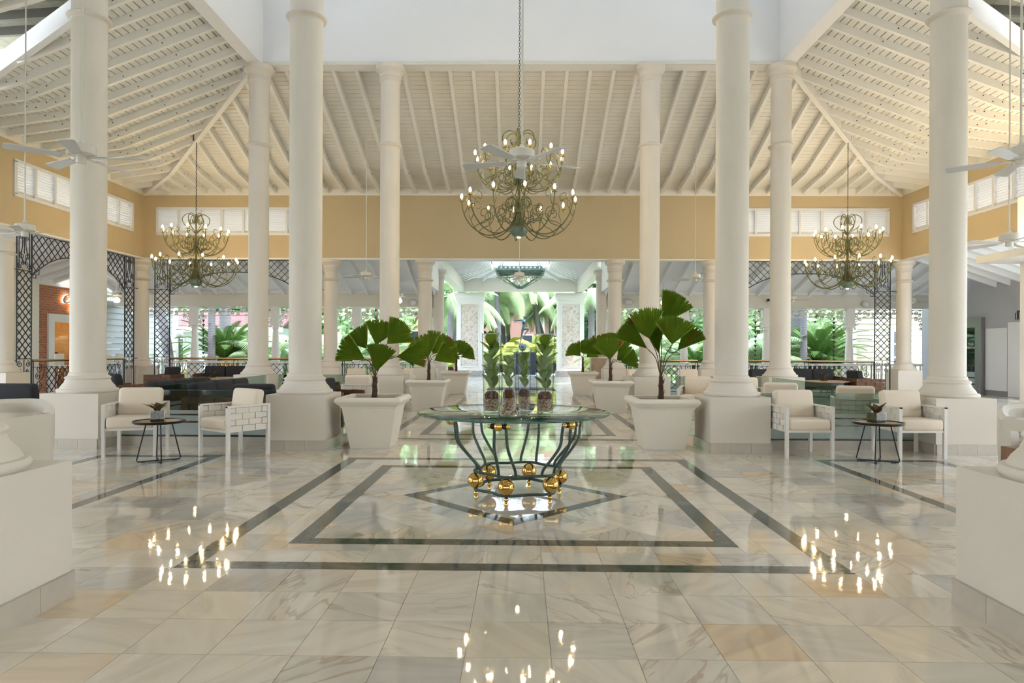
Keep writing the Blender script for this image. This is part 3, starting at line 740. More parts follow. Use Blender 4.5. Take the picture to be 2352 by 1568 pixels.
# ================================================================ PORCH ROOFS, BEAMS, POSTS
def porch_ceiling(name, P, u0, u1, n_raft, d1=2.75, z0=4.20, z1=3.30):
    # P(u, d, z): u along the wall, d away from it
    nb = 20; back = MB(); bb = MB()
    for k in range(nb):
        a, b = d1 * k / nb, d1 * (k + 1) / nb; za, zb = z0 + (z1 - z0) * k / nb, z0 + (z1 - z0) * (k + 1) / nb
        q = [P(u0, a + .006, za), P(u1, a + .006, za), P(u1, b - .006, zb), P(u0, b - .006, zb)]
        bb.hexa(q, [(p[0], p[1], p[2] + .02) for p in q])
    q = [P(u0, 0, z0 + .02), P(u1, 0, z0 + .02), P(u1, d1 + .3, z1 + .02 - .1), P(u0, d1 + .3, z1 + .02 - .1)]
    back.hexa(q, [(p[0], p[1], p[2] + .1) for p in q])
    c = struct(back.build(name, M['dark_gap'])); stuff(bb.build('ceiling_boards', M['woodblue'], c))
    for k in range(n_raft + 1):
        u = u0 + (u1 - u0) * k / n_raft; m = MB()
        m.bar(P(u, 0.02, z0 - .06), P(u, d1, z1 - .06), .07, .16); r = m.build('rafter', M['woodblue'], c)
        if k % 2: continue
    return c
porch_ceiling('ceiling_porch_left_bays', lambda u, d, z: (u, 19.95 + d, z), -13.9, -G - .1, 19)
porch_ceiling('ceiling_porch_right_bays', lambda u, d, z: (u, 19.95 + d, z), G + .1, 13.9, 19)
porch_ceiling('ceiling_porch_left_side', lambda u, d, z: (-11.55 - d, u, z), 8.0, 19.8, 21)
porch_ceiling('ceiling_porch_right_side', lambda u, d, z: (11.55 + d, u, z), 12.0, 19.8, 14)
bm_ = MB(); bm_.b2(-14.1, -G - .18, 22.75, 23.05, 2.76, 3.22); struct(bm_.build('trim_8', M['cream']))
bm_ = MB(); bm_.b2(G + .18, 14.1, 22.75, 23.05, 2.76, 3.22); struct(bm_.build('trim_9', M['cream']))
for s, nm in ((-1, 'trim_10'), (1, 'trim_11')):
    m = MB(); m.b2(*sorted((s * (G + .2), s * 14.1)), 22.70, 23.08, 3.22, 3.42); struct(m.build(nm, M['woodblue']))
    # end gable of the porch bays, beside the opening
    m = MB(); m.b2(*sorted((s * (G - .04), s * (G + .04))), 19.95, 22.9, 3.30, 4.35); struct(m.build('wall_porch_gable_' + ('left' if s < 0 else 'right'), M['woodblue']))
post_me = None
def porch_post(x, y, label, base=0.0):
    t = thing('porch_post', label, 'post', (x, y, 0), 0, 'turned white posts along the porch edge')
    MB().box((0, 0, .42), (.34, .34, .84)).build('pedestal', M['white2'], t)
    MB().lathe([(.13, .84), (.15, .87), (.13, .92), (.13, .97), (.145, 1.0), (.125, 1.06), (.135, 1.1), (.10, 1.9), (.095, 1.98), (.125, 2.02), (.10, 2.08), (.13, 2.12)], 16).build('turned_shaft', M['white2'], t)
    MB().box((0, 0, 2.44), (.27, .27, .66)).build('square_head', M['white2'], t)
    return t
names = {-4: 'turned white porch post at the far left, beside the leaning palm trunk', -3: 'turned white porch post right of the big cycad on the left', -2: 'turned white porch post behind the front left fan palm leaves',
         2: 'turned white porch post behind the front right fan palm', 3: 'turned white porch post left of the right cycad', 4: 'turned white porch post right of the right cycad'}
for k, lb in names.items(): porch_post(k * G, YD, lb)
# fretwork valance
def fret_mesh(L, h):
    m = MB(); m.b2(-L / 2, L / 2, -.012, .012, h - .03, h); m.b2(-L / 2, L / 2, -.012, .012, 0, .018)
    n = max(1, round(L / .30)); u = L / n
    for k in range(n):
        cx = -L / 2 + u * (k + .5); f = 1 if k % 2 else -1
        a = spiral(cx - f * u * .22, h * .62, h * .24, .012, R(200) if f > 0 else R(-20), f * 1.4, 12)
        b = spiral(cx + f * u * .2, h * .34, h * .22, .012, R(20) if f > 0 else R(160), f * 1.4, 12)
        m.tube(a, .021, 4); m.tube(b, .021, 4); m.tube([a[0], (cx, 0, h * .5), b[0]], .021, 4)
        m.tube([(cx - u * .45, 0, .02), (cx - u * .2, 0, h * .16), (cx, 0, .02)], .018, 4); m.tube([(cx, 0, h - .03), (cx + u * .25, 0, h * .82), (cx + u * .48, 0, h - .03)], .018, 4)
    return m
def bracket(m, x, f, h):
    for i, (dx, dz, r_) in enumerate(((.08, -.06, .09), (.06, -.22, .07), (.22, -.04, .07), (.05, -.36, .05))):
        m.tube(spiral(x + f * dx, dz, r_, .012, R(90), f * 1.3, 10), .019, 4)
fm = {}
def valance(c, L, rz, label, group):
    key = round(L, 2)
    if key not in fm:
        m = fret_mesh(L, .30); bracket(m, -L / 2, 1, .3); bracket(m, L / 2, -1, .3); fm[key] = meshof(m, 'fretwork', M['white2'])
    o = inst(fm[key], 'fretwork_valance', None, c, (0, 0, rz)); tag(o, label, 'fretwork', group); return o
for k in (-5, -4, -3, -2, 1, 2, 3, 4):
    x0, x1 = k * G, (k + 1) * G
    if k == -5: x0 = -13.95
    if k == 4: x1 = 13.95
    side = 'left' if k < 0 else 'right'
    pos = {-5: 'outermost bay at the left', -4: 'bay above the left cycad', -3: 'bay left of the front left fan palm', -2: 'bay nearest the porch opening on the left', 1: 'bay nearest the porch opening on the right', 2: 'bay right of the front right fan palm', 3: 'bay above the right cycad', 4: 'outermost bay at the right'}[k]
    valance(((x0 + x1) / 2, YD, 2.44), x1 - x0 - .3, 0, 'white scrollwork valance under the porch beam, ' + pos, 'porch valances')
# white balustrade between the porch posts
def balustrade(x0, x1, y, label, rz=0, c=None):
    L = x1 - x0; t = thing('white_balustrade', label, 'balustrade', ((x0 + x1) / 2, y, 0) if c is None else c, rz, 'white porch balustrades')
    MB().b2(-L / 2, L / 2, -.05, .05, .80, .87).build('top_rail', M['white2'], t); MB().b2(-L / 2, L / 2, -.05, .05, .12, .18).build('bottom_rail', M['white2'], t)
    m = MB(); n = int(L / .16)
    for k in range(n):
        m.lathe([(.03, .18), (.03, .24), (.02, .27), (.038, .42), (.018, .62), (.03, .68), (.03, .80)], 8, (-L / 2 + L * (k + .5) / n, 0, 0))
    stuff(m.build('balusters', M['white2'], t)); return t
for k, lb in ((-4, 'below the big left cycad'), (-3, 'left of the front left fan palm'), (-2, 'just left of the porch opening'), (1, 'just right of the porch opening'), (2, 'behind the white chairs on the right'), (3, 'below the right cycad'), (4, 'at the far right beside the pale siding'), (-5, 'at the far left beside the white siding')):
    x0, x1 = k * G, (k + 1) * G
    if k == -5: x0 = -14.0
    if k == 4: x1 = 14.0
    balustrade(x0 + .17, x1 - .17, YD, 'white turned baluster railing ' + lb)

# ================================================================ IRON SCREENS AND RAILINGS
def lattice(m, x0, x1, z0, z1, d, r=.008, lim=None, nodes=True, lim2=None):
    # diagonal bars clipped to a rectangle (and above a curve lim(x) where given)
    hx = d / 2
    def inside(x, z): return x0 - 1e-6 <= x <= x1 + 1e-6 and z0 - 1e-6 <= z <= z1 + 1e-6 and (lim is None or z >= lim(x) - 1e-6) and (lim2 is None or z <= lim2(x))
    for sg in (1, -1):
        k0 = math.floor((x0 - (z1 - z0)) / d) - 1; k1 = math.ceil((x1 + (z1 - z0)) / d) + 1
        for k in range(k0, k1):
            pts = []; c = k * d; N = 60
            for i in range(N + 1):
                z = z0 + (z1 - z0) * i / N; x = c + sg * (z1 - z)
                pts.append((x, z) if inside(x, z) else None)
            run = [p for p in pts if p]
            if len(run) > 1: m.bar((run[0][0], 0, run[0][1]), (run[-1][0], 0, run[-1][1]), r * 2, r * 2, (0, 1, 0))
    if nodes:
        k = 0; z = z1
        while z > z0:
            off = 0 if k % 2 == 0 else hx
            x = math.floor(x0 / d) * d + off
            while x <= x1:
                if inside(x, z): m.ball((x, 0, z), r * 2.4, 6, 4)
                x += d
            z -= hx; k += 1
def scrolls(m, x, z, f, r=.07, th=.009):
    m.tube(spiral(x, z, r, .012, R(90), f * 1.5, 14), th, 5)
def screen_strip(t, x0, x1, ztop):
    # tall narrow lattice strip with scroll panels at head and foot
    fr = MB()
    for x in (x0, x1): fr.tube([(x, 0, .05), (x, 0, ztop)], .016, 6)
    zc = ztop - .88
    for z in (ztop, zc, 1.04, .06): fr.tube([(x0, 0, z), (x1, 0, z)], .010, 6)
    fr.build('frame', M['iron'], t)
    m = MB(); lattice(m, x0, x1, 1.04, zc, .19); stuff(m.build('lattice', M['iron'], t))
    sc = MB(); mid = (x0 + x1) / 2; w = (x1 - x0) / 2
    for f in (-1, 1):
        sc.tube([(mid + f * w * .72, 0, zc + .02), (mid + f * w * .72, 0, ztop)], .010, 5)
        sc.tube(bez([(mid + f * .05, 0, ztop - .02), (mid + f * .05, 0, ztop - .3), (mid + f * .10, 0, zc + .35), (mid + f * .03, 0, zc + .2)]), .011, 5)
        scrolls(sc, mid + f * .085, ztop - .13, f, .06); scrolls(sc, mid + f * .075, zc + .33, -f, .085); scrolls(sc, mid + f * .06, zc + .17, f, .055); scrolls(sc, mid + f * .14, zc + .09, -f, .07)
        scrolls(sc, mid + f * .12, .92, -f, .08); scrolls(sc, mid + f * .12, .74, f, .06); sc.tube([(mid + f * .10, 0, .1), (mid + f * .10, 0, .7)], .009, 5)
    sc.tube([(mid, 0, .08), (mid, 0, .98)], .010, 5); sc.tube([(mid, 0, ztop - .5), (mid, 0, ztop)], .010, 5)
    stuff(sc.build('scroll_panel', M['iron'], t))
    MB().ball((mid, 0, zc), .022, 8, 6).build('gilt_boss', M['brass'], t); MB().ball((mid, 0, 1.0), .022, 8, 6).build('gilt_boss', M['brass'], t)
def screen(label, c, rz, half, mirror_parts=(True, True), ztop=3.95):
    t = thing('iron_lattice_screen', label, 'iron screen', c, rz, 'wrought iron screens in the openings')
    sw = .45
    if mirror_parts[0]: screen_strip(t, -half, -half + sw, ztop)
    if mirror_parts[1]: screen_strip(t, half - sw, half, ztop)
    xi = half - sw - .02
    lim = lambda x: ztop - .36 - .62 * (abs(x) / xi) ** 2.6
    ar = MB(); pts = [(-xi + 2 * xi * i / 40, 0, lim(-xi + 2 * xi * i / 40)) for i in range(41)]
    ar.tube(pts, .013, 5); ar.tube([(-xi, 0, ztop), (xi, 0, ztop)], .012, 5)
    for f in (-1, 1):
        ar.tube([(f * xi, 0, ztop), (f * xi, 0, ztop - 1.0)], .012, 5)
        ar.tube([(f * (xi - .22), 0, lim(xi - .22)), (f * (xi - .22), 0, ztop - .93), (f * (xi - .12), 0, ztop - .93), (f * (xi - .12), 0, ztop - 1.02), (f * xi, 0, ztop - 1.02)], .010, 4)
    ar.build('arch_frame', M['iron'], t)
    m = MB(); lattice(m, -xi, xi, ztop - 1.0, ztop, .21, .007, lim); stuff(m.build('spandrel_lattice', M['iron'], t))
    st = MB()
    for f in (-1, 1):
        for z in (ztop - .88, 1.0): st.tube([(f * half, 0, z), (f * (half + .22), 0, z)], .010, 5)
    stuff(st.build('wall_stays', M['iron'], t)); return t
def railing(label, c, rz, half):
    t = thing('iron_railing', label, 'railing', c, rz, 'iron railings with bronze handrails')
    MB().rbox((0, 0, 1.005), (half * 2, .075, .045), .015, 2).build('handrail', M['brassrail'], t)
    f = MB(); f.tube([(-half, 0, .975), (half, 0, .975)], .010, 5); f.tube([(-half, 0, .07), (half, 0, .07)], .010, 5); f.tube([(-half, 0, .84), (half, 0, .84)], .006, 4)
    for x in (-half, half): f.tube([(x, 0, 0), (x, 0, 1.0)], .014, 6)
    f.build('frame', M['iron'], t)
    m = MB(); n = max(1, round(half * 2 / 1.9)); L = half * 2 / n
    la = MB(); gb = MB()
    for k in range(n):
        c0 = -half + L * (k + .5)
        lattice(la, c0 - L * .24, c0 + L * .24, .16, .84, .19, .007)
        for f in (-1, 1):
            x = c0 + f * L * .37
            m.tube(bez([(c0 + f * L * .26, 0, .86), (c0 + f * L * .30, 0, .6), (x + f * .06, 0, .45), (x - f * .02, 0, .25)]), .011, 5)
            scrolls(m, x, .80, f, .11); scrolls(m, x + f * .03, .62, -f, .09); scrolls(m, x - f * .01, .38, f, .10); scrolls(m, x + f * .03, .2, -f, .08)
            m.tube([(c0 + f * L * .47, 0, .08), (c0 + f * L * .47, 0, .98)], .009, 5); gb.ball((c0 + f * L * .25, 0, .93), .02, 8, 6)
        for j in range(3): scrolls(m, c0 + (j - 1) * L * .16, .13, 1 if j % 2 else -1, .07)
    stuff(m.build('scrollwork', M['iron'], t)); stuff(la.build('lattice', M['iron'], t)); stuff(gb.build('gilt_bosses', M['brass'], t)); return t
xm = (11.37 + 2 * G) / 2; hf = (11.37 - 2 * G) / 2 - .40
screen('black iron lattice screen with arched spandrel in the left back opening', (-xm, YC, 0), 0, hf)
screen('black iron lattice screen with arched spandrel in the right back opening', (xm, YC, 0), 0, hf)
ym = (YB + YC) / 2; hs = (YC - YB) / 2 - .40
screen('black iron lattice screen before the brick coffee shop at the left', (-11.37, ym, 0), R(90), hs)
railing('iron railing with bronze handrail across the left back opening', (-xm, YC, 0), 0, hf - .47)
railing('iron railing with bronze handrail across the right back opening', (xm, YC, 0), 0, hf - .47)
railing('iron railing with bronze handrail in front of the brick coffee shop', (-11.37, ym, 0), R(90), hs - .47)
railing('short iron railing behind the front left fan palm', (-1.5 * G, YC, 0), 0, G / 2 - .36)
railing('short iron railing behind the front right fan palm', (1.5 * G, YC, 0), 0, G / 2 - .36)

# ================================================================ ENTRANCE PORCH
for s, nm in ((-1, 'trim_12'), (1, 'trim_13')):
    struct(MB().b2(*sorted((s * 2.68, s * 3.0)), 23.0, 33.0, 4.06, 4.68).build(nm, M['cream']))
struct(MB().b2(-2.68, 2.68, 31.3, 31.6, 4.06, 4.68).build('trim_14', M['cream']))
BX, BY0, BY1, TXx, TY0, TY1, ZB, ZP = 2.72, 23.1, 31.35, 1.25, 25.0, 29.6, 4.66, 5.03
def roof_quad(m, a, b, c, d, th=.1): m.hexa([a, b, c, d], [(p[0], p[1], p[2] + th) for p in (a, b, c, d)])
rm = MB(); B = [(-BX, BY0, ZB), (BX, BY0, ZB), (BX, BY1, ZB), (-BX, BY1, ZB)]; T_ = [(-TXx, TY0, ZP), (TXx, TY0, ZP), (TXx, TY1, ZP), (-TXx, TY1, ZP)]
for i in range(4): j = (i + 1) % 4; roof_quad(rm, B[i], B[j], T_[j], T_[i])
rc = struct(rm.build('ceiling_entrance_porch', M['woodblue']))
for i in range(4):
    j = (i + 1) % 4; n = 6 if i % 2 == 0 else 14
    MB().bar(Vector(B[i]) - Vector((0, 0, .08)), Vector(T_[i]) - Vector((0, 0, .08)), .09, .14).build('hip_rafter', M['woodblue'], rc)
    for k in range(1, n):
        t = k / n; a = Vector(B[i]).lerp(Vector(B[j]), t); b = Vector(T_[i]).lerp(Vector(T_[j]), t)
        r_ = MB().bar(a - Vector((0, 0, .07)), b - Vector((0, 0, .07)), .07, .12).build('rafter', M['woodblue'], rc)
ks = MB()
for f in (-1, 1): ks.bar((0, TY1, ZP - .02), (f * .62, TY1, ZP + .55), .16, .12); ks.bar((f * TXx, TY1, ZP), (f * .55, TY1, ZP + .55), .12, .1)
ks.bar((0, TY1, ZP - .05), (0, TY1, ZP + .6), .14, .2); ks.bar((-TXx, TY1, ZP), (TXx, TY1, ZP), .1, .1)
ks.build('king_post_truss', M['woodblue'], rc)
MB().b2(-TXx - .1, TXx + .1, TY0 - .1, TY1 + .1, ZP + .60, ZP + .62).build('opal_sun_diffuser', M['opal'], rc)  # diffuser added over the open porch top to soften the sun
sk = MB()
for f in (-1, 1): sk.b2(*sorted((f * TXx, f * (TXx + .08))), TY0, TY1, ZP, ZP + .6); sk.b2(-TXx, TXx, *sorted(((TY0 if f < 0 else TY1), (TY0 if f < 0 else TY1) + f * .08)), ZP, ZP + .6)
sk.build('skylight_curb', M['opal'], rc)
struct(MB().b2(-2.95, 2.95, 19.9, 23.2, 4.72, 4.82).build('ceiling_porch_sun_stop', M['woodblue']))  # unseen roof piece added to shut the gap that let sun in
struct(MB().b2(-4.4, -2.7, 23.2, 33.8, 4.70, 4.80).b2(2.7, 4.4, 23.2, 33.8, 4.70, 4.80).b2(-2.7, 2.7, 31.4, 33.8, 4.70, 4.80).build('ceiling_porch_shade_eaves', M['woodblue']))  # eaves extended as slabs to keep direct sun off the pillars
# stone-panelled pillars
for s in (-1, 1):
    t = thing('stone_pillar', 'white square pillar with coral stone panel %s of the garden view' % ('left' if s < 0 else 'right'), 'pillar', (s * 2.44, 32.35, 0))
    MB().box((0, 0, 2.1), (1.28, .9, 3.7)).build('body', M['white2'], t)
    cp = MB()
    for z, wd in ((3.70, 1.34), (3.80, 1.40), (3.92, 1.46)): cp.box((0, 0, z + .06), (wd, wd - .38, .13))
    cp.build('cornice', M['white2'], t)
    MB().box((0, 0, .14), (1.40, 1.02, .28)).build('stone_base', M['carpetgray'], t)
    fm_ = MB()
    for x in (-.44, .44): fm_.box((x, -.465, 2.0), (.05, .04, 3.05))
    for z in (.48, 3.52): fm_.box((0, -.465, z), (.92, .04, .05))
    fm_.build('panel_moulding', M['white2'], t)
    k = 0; reg = [(-.41, .52), (.41, .52), (.41, 3.48), (-.41, 3.48)]; d = .36
    for a in range(-3, 14):
        for b in range(-9, 9):
            cx, cz = (a - b) * d * .7071, (a + b) * d * .7071; kk = d * .7071
            q = clip([(cx, cz - kk), (cx + kk, cz), (cx, cz + kk), (cx - kk, cz)], reg)
            if len(q) > 2 and parea(q) > .006:
                q = inset(q, .004); dd = random.uniform(0, .006)
                m = MB(); m.add([(p[0], -.452, p[1]) for p in q] + [(p[0], -.462 - dd, p[1]) for p in q], [tuple(range(len(q), 2 * len(q)))] + [(i, (i + 1) % len(q), len(q) + (i + 1) % len(q), len(q) + i) for i in range(len(q))])
                m.build('coral_stone_tile', M['coral'], t)
# green lantern hanging in the porch
p = at(1196, 640, 27.3)
t = thing('hanging_lantern', 'green metal inverted pyramid lantern hung on chains in the entrance porch', 'lantern', (0, 27.3, 3.82))
m = MB()
for f in (-1, 1):
    m.b2(-.86, .86, f * .86 - .02, f * .86 + .02, .70, .73); m.b2(-.86, .86, f * .86 - .02, f * .86 + .02, .80, .83); m.b2(f * .86 - .02, f * .86 + .02, -.86, .86, .70, .73); m.b2(f * .86 - .02, f * .86 + .02, -.86, .86, .80, .83)
    for k in range(11):
        u = -.84 + 1.68 * k / 10; m.b2(u - .045, u + .045, f * .86 - .02, f * .86 + .02, .72, .81); m.b2(f * .86 - .02, f * .86 + .02, u - .045, u + .045, .72, .81)
m.build('crenellated_band', M['lampgreen'], t)
m = MB()
for i, (a, z0, z1) in enumerate(((.96, .64, .70), (.90, .57, .64), (.84, .50, .57), (.78, .44, .50))):
    for f in (-1, 1): m.b2(-a, a, f * a - .03, f * a + .03, z0, z1); m.b2(f * a - .03, f * a + .03, -a, a, z0, z1)
m.build('stepped_cornice', M['lampgreen'], t)
m = MB(); hx = .76
cor = [(-hx, -hx), (hx, -hx), (hx, hx), (-hx, hx)]; tip = .12
for i in range(4):
    a, b = cor[i], cor[(i + 1) % 4]
    A, Bq = Vector((a[0], a[1], .45)), Vector((b[0], b[1], .45)); C, D = Vector((a[0] * tip, a[1] * tip, .02)), Vector((b[0] * tip, b[1] * tip, .02))
    m.bar(A, C, .05, .04)
    for k in range(-5, 8):
        for sg in (0, 1):
            pts = []
            for j in range(25):
                v = j / 24; uu = k / 7 + (v * .6 if sg else -v * .6 + .6)
                if 0 <= uu <= 1: pts.append(A.lerp(Bq, uu).lerp(C.lerp(D, uu), v))
            if len(pts) > 1: m.bar(pts[0], pts[-1], .022, .015)
m.box((0, 0, .01), (.22, .22, .03)); m.build('pierced_pyramid', M['lampgreen'], t)
for (x, y) in ((-.35, .2), (.35, .2), (.35, -.25), (-.35, -.25)):
    MB().ball((x, y, .36), .05, 10, 8).build('bulb', M['bulb'], t)
m = MB()
for x in (-.8, .8):
    for y in (-.8, .8): m.tube([(x, y, .83), (x * .75, y * .75, 1.815)], .012, 5)
stuff(m.build('chains', M['iron'], t))
# pale wooden host stand behind the second right planter
q0, q1 = at(1358, 803, 20.9), at(1390, 803, 20.9)
t = thing('host_stand', 'pale wooden host stand beside the right far planter', 'stand', ((q0.x + q1.x) / 2 + .1, 21.2, 0))
MB().box((0, 0, .52), (.62, .5, 1.04)).build('body', M['lightwood'], t); MB().hexa([(-.33, -.27, 1.10), (.33, -.27, 1.10), (.33, .27, 1.10), (-.33, .27, 1.10)], [(-.33, -.27, 1.17), (.33, -.27, 1.12), (.33, .27, 1.12), (-.33, .27, 1.17)]).build('sloping_top', M['lightwood'], t)
MB().box((0, 0, 1.07), (.66, .54, .05)).build('white_band', M['white2'], t)

# ================================================================ LEFT: BRICK COFFEE SHOP
XL = -14.1
bw = MB(); bw.b2(XL - .25, XL, 19.15, 19.55, 0, 3.16); bw.b2(XL - .25, XL, 19.55, 21.7, 2.32, 3.16); bw.b2(XL - .25, XL, 21.7, 22.2, 0, 3.16)
bwl = struct(bw.build('wall_coffee_shop', M['brick']))
struct(MB().b2(XL - .25, XL, 14.0, 18.15, 0, 2.72).build('wall_brick_left', M['brick']))
struct(MB().b2(XL - .28, XL + .06, 18.2, 19.15, 0, 3.4).build('trim_15', M['white2']))
struct(MB().b2(XL - .3, XL + .05, 8, 18.2, 2.72, 3.3).build('trim_16', M['white2']))
struct(MB().b2(XL - .3, XL + .05, 19.15, 23.0, 3.16, 3.45).build('trim_17', M['woodblue']))
wf = MB(); wf.b2(XL, XL + .06, 19.55, 19.80, 0, 2.32); wf.b2(XL, XL + .06, 21.45, 21.7, 0, 2.32); wf.b2(XL, XL + .06, 19.8, 21.45, 2.08, 2.32)
dw = struct(wf.build('window_5', M['winwhite']))
MB().b2(XL - .03, XL - .015, 19.8, 21.45, .1, 2.08).build('pane', M['glass'], dw)
MB().b2(XL - .02, XL + .01, 20.55, 20.58, .1, 2.08).build('glazing_bar', M['steel'], dw)
# interior seen through the shop window
sh = MB(); sh.b2(XL - 2.6, XL - 2.5, 18.6, 22.6, 0, 3.2); sh.b2(XL - 2.6, XL - .26, 18.6, 18.7, 0, 3.2); sh.b2(XL - 2.6, XL - .26, 22.4, 22.5, 0, 3.2); sh.b2(XL - 2.6, XL - .26, 18.6, 22.5, 3.0, 3.1); sh.b2(XL - 2.6, XL - .26, 18.6, 22.5, -.1, 0)
struct(sh.build('wall_shop_interior', mat('warm_shop_plaster', (.55, .32, .14), .7)))
c_ = thing('shop_counter', 'dark coffee shop counter seen through the brick shop window', 'counter', (XL - 1.5, 20.7, .01))
MB().box((0, 0, .55), (.6, 1.8, 1.1)).build('body', M['steel'], c_); MB().box((0, 0, 1.12), (.7, 1.9, .05)).build('top', M['black'], c_); MB().box((0, -.5, 1.32), (.4, .5, .34)).build('coffee_machine', M['steel'], c_)
for i, (y, z) in enumerate(((20.15, 1.85), (21.0, 1.95))):
    l_ = thing('pendant_lamp', 'glowing pendant lamp inside the coffee shop, %s one' % ('left' if i == 0 else 'right'), 'lamp', (XL - 1.2, y, z))
    MB().ball((0, 0, 0), .07, 12, 8).build('globe', M['bulb'], l_); MB().tube([(0, 0, .06), (0, 0, 3.0 - z)], .008, 5).build('cord', M['black'], l_)
# sign letters
def text(body, name, loc, rot, size, material, parent=None, ext=.02, font_shear=0.0, sx_=1.0):
    c = bpy.data.curves.new(name, 'FONT'); c.body = body; c.size = size; c.extrude = ext; c.align_x = 'LEFT'; c.shear = font_shear
    tmp = bpy.data.objects.new(name + '_tmp', c); COL.objects.link(tmp)
    dg = bpy.context.evaluated_depsgraph_get(); me = bpy.data.meshes.new_from_object(tmp.evaluated_get(dg)); bpy.data.objects.remove(tmp)
    me.materials.clear(); me.materials.append(material)
    return inst(me, name, parent, loc, rot, (sx_, 1, 1))
sg = thing('coffee_sign', 'glowing coffee shop sign on the brick wall, part hidden by the column', 'sign', (XL + .05, 20.05, 2.55))
text('Coffee', 'backlight', (.005, 0, .12), (R(90), 0, R(90)), .41, M['neon'], sg, .012, .35)
text('Coffee', 'letters', (.06, 0, .12), (R(90), 0, R(90)), .39, M['signface'], sg, .02, .35)
text('SHOP', 'backlight', (.005, .42, -.12), (R(90), 0, R(90)), .20, M['neon'], sg, .012)
text('SHOP', 'letters', (.05, .42, -.12), (R(90), 0, R(90)), .19, M['signface'], sg, .015)
# painted panel and white siding beyond
sd = thing('white_cottage', 'white clapboard cottage wall left of the corner column', 'house', (XL - .1, 22.9, 0))
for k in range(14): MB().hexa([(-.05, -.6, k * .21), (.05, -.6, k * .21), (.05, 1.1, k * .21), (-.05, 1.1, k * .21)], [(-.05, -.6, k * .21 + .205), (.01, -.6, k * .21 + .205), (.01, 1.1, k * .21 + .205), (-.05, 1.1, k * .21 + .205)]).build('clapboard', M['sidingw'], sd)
MB().b2(-.06, .1, 1.1, 1.25, 0, 2.94).build('corner_board', M['white2'], sd)
pn = thing('painted_panel', 'yellow and green painted panel behind the left iron strip', 'panel', (-14.55, 24.3, 0))
MB().b2(-.2, .22, -.02, .02, .9, 2.25).build('board', mat('mural_paint', (.70, .38, .05), .5, noise=(3.2, (.16, .30, .03), .42, .55)), pn); MB().b2(-.24, .26, .0, .03, .05, 2.3).build('frame', M['white2'], pn)

# ================================================================ RIGHT: GREY WALL, DOORS
XR = 14.1
gw = struct(MB().b2(XR, XR + .2, 17.2, 23.4, 0, 4.6).build('wall_grey', M['greywall']))
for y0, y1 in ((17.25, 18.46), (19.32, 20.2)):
    MB().b2(XR - .012, XR, y0, y1, 0.16, 2.0).build('white_and_lit_wall', M['greywhite'], gw)  # white sheets paint the brighter, lit lower part of the grey wall
dr_ = struct(MB().b2(XR - .03, XR, 18.52, 19.26, .01, 2.15).build('door_1', M['greywhite']))
MB().tube([(XR - .07, 18.62, 1.03), (XR - .07, 18.74, 1.03)], .012, 6).build('handle', M['steel'], dr_)
fr = MB(); fr.b2(XR - .12, XR, 20.25, 20.52, 0, 2.35); fr.b2(XR - .12, XR, 22.3, 22.6, 0, 2.35); fr.b2(XR - .12, XR, 20.52, 22.3, 2.05, 2.35)
d2 = struct(fr.build('door_2', M['steel']))
MB().b2(XR - .06, XR - .04, 20.52, 22.3, .02, 2.05).build('glass_leaf', M['darkglass'], d2)
for k in range(3): MB().b2(XR - .068, XR - .062, 20.52, 22.3, .12 + k * .2, .28 + k * .2).build('frosted_band', M['frost'], d2)
MB().tube([(XR - .11, 22.3, .8), (XR - .11, 22.3, 1.3)], .014, 6).build('pull_handle', M['chrome'], d2)
text('TOUR', 'lettering', (XR - .072, 20.90, 1.50), (R(90), 0, R(-90)), .095, M['print'], d2, .002)
text('OPERATORS', 'lettering', (XR - .072, 21.02, 1.40), (R(90), 0, R(-90)), .085, M['print'], d2, .002)
struct(MB().b2(XR - .02, XR, 19.3, 20.2, 0, .16).build('baseboard_right', M['steel'])); struct(MB().b2(XR - .02, XR, 17.2, 18.48, 0, .16).build('baseboard_right_near', M['steel']))
sgn = thing('luggage_sign', 'small black luggage pictogram sign above the white door', 'sign', (XR - .02, 18.87, 2.28))
MB().b2(-.01, .01, -.11, .11, -.06, .13).build('case', M['black'], sgn); MB().b2(-.01, .01, -.05, .05, .16, .19).b2(-.01, .01, -.05, -.03, .12, .18).b2(-.01, .01, .03, .05, .12, .18).build('handle', M['black'], sgn)
for f in (-.055, .055): MB().b2(-.013, -.009, f - .006, f + .006, -.05, .12).build('strap_mark', M['greywhite'], sgn)
rk = thing('reception_canopy', 'white slab canopy and pier of the reception kiosk at the right edge', 'canopy', (10.6, 13.6, 0))
MB().b2(-.62, .58, -3.0, 1.0, 3.22, 3.38).build('slab', M['white2'], rk)
MB().b2(.26, .56, .1, .9, 0, 3.22).build('marble_pier', M['wallwhite'], rk); MB().b2(.05, .5, -.4, .7, 3.38, 4.6).build('upper_box', M['wallwhite'], rk)
area('kiosk_cove_light', (10.3, 12.6, 3.45), .25, 2.6, 125, (R(180), R(25), 0), (1.0, .80, .52))
struct(MB().b2(11.52, 14.3, 12.0, 20.0, 4.35, 4.45).build('ceiling_reception', M['greywall']))
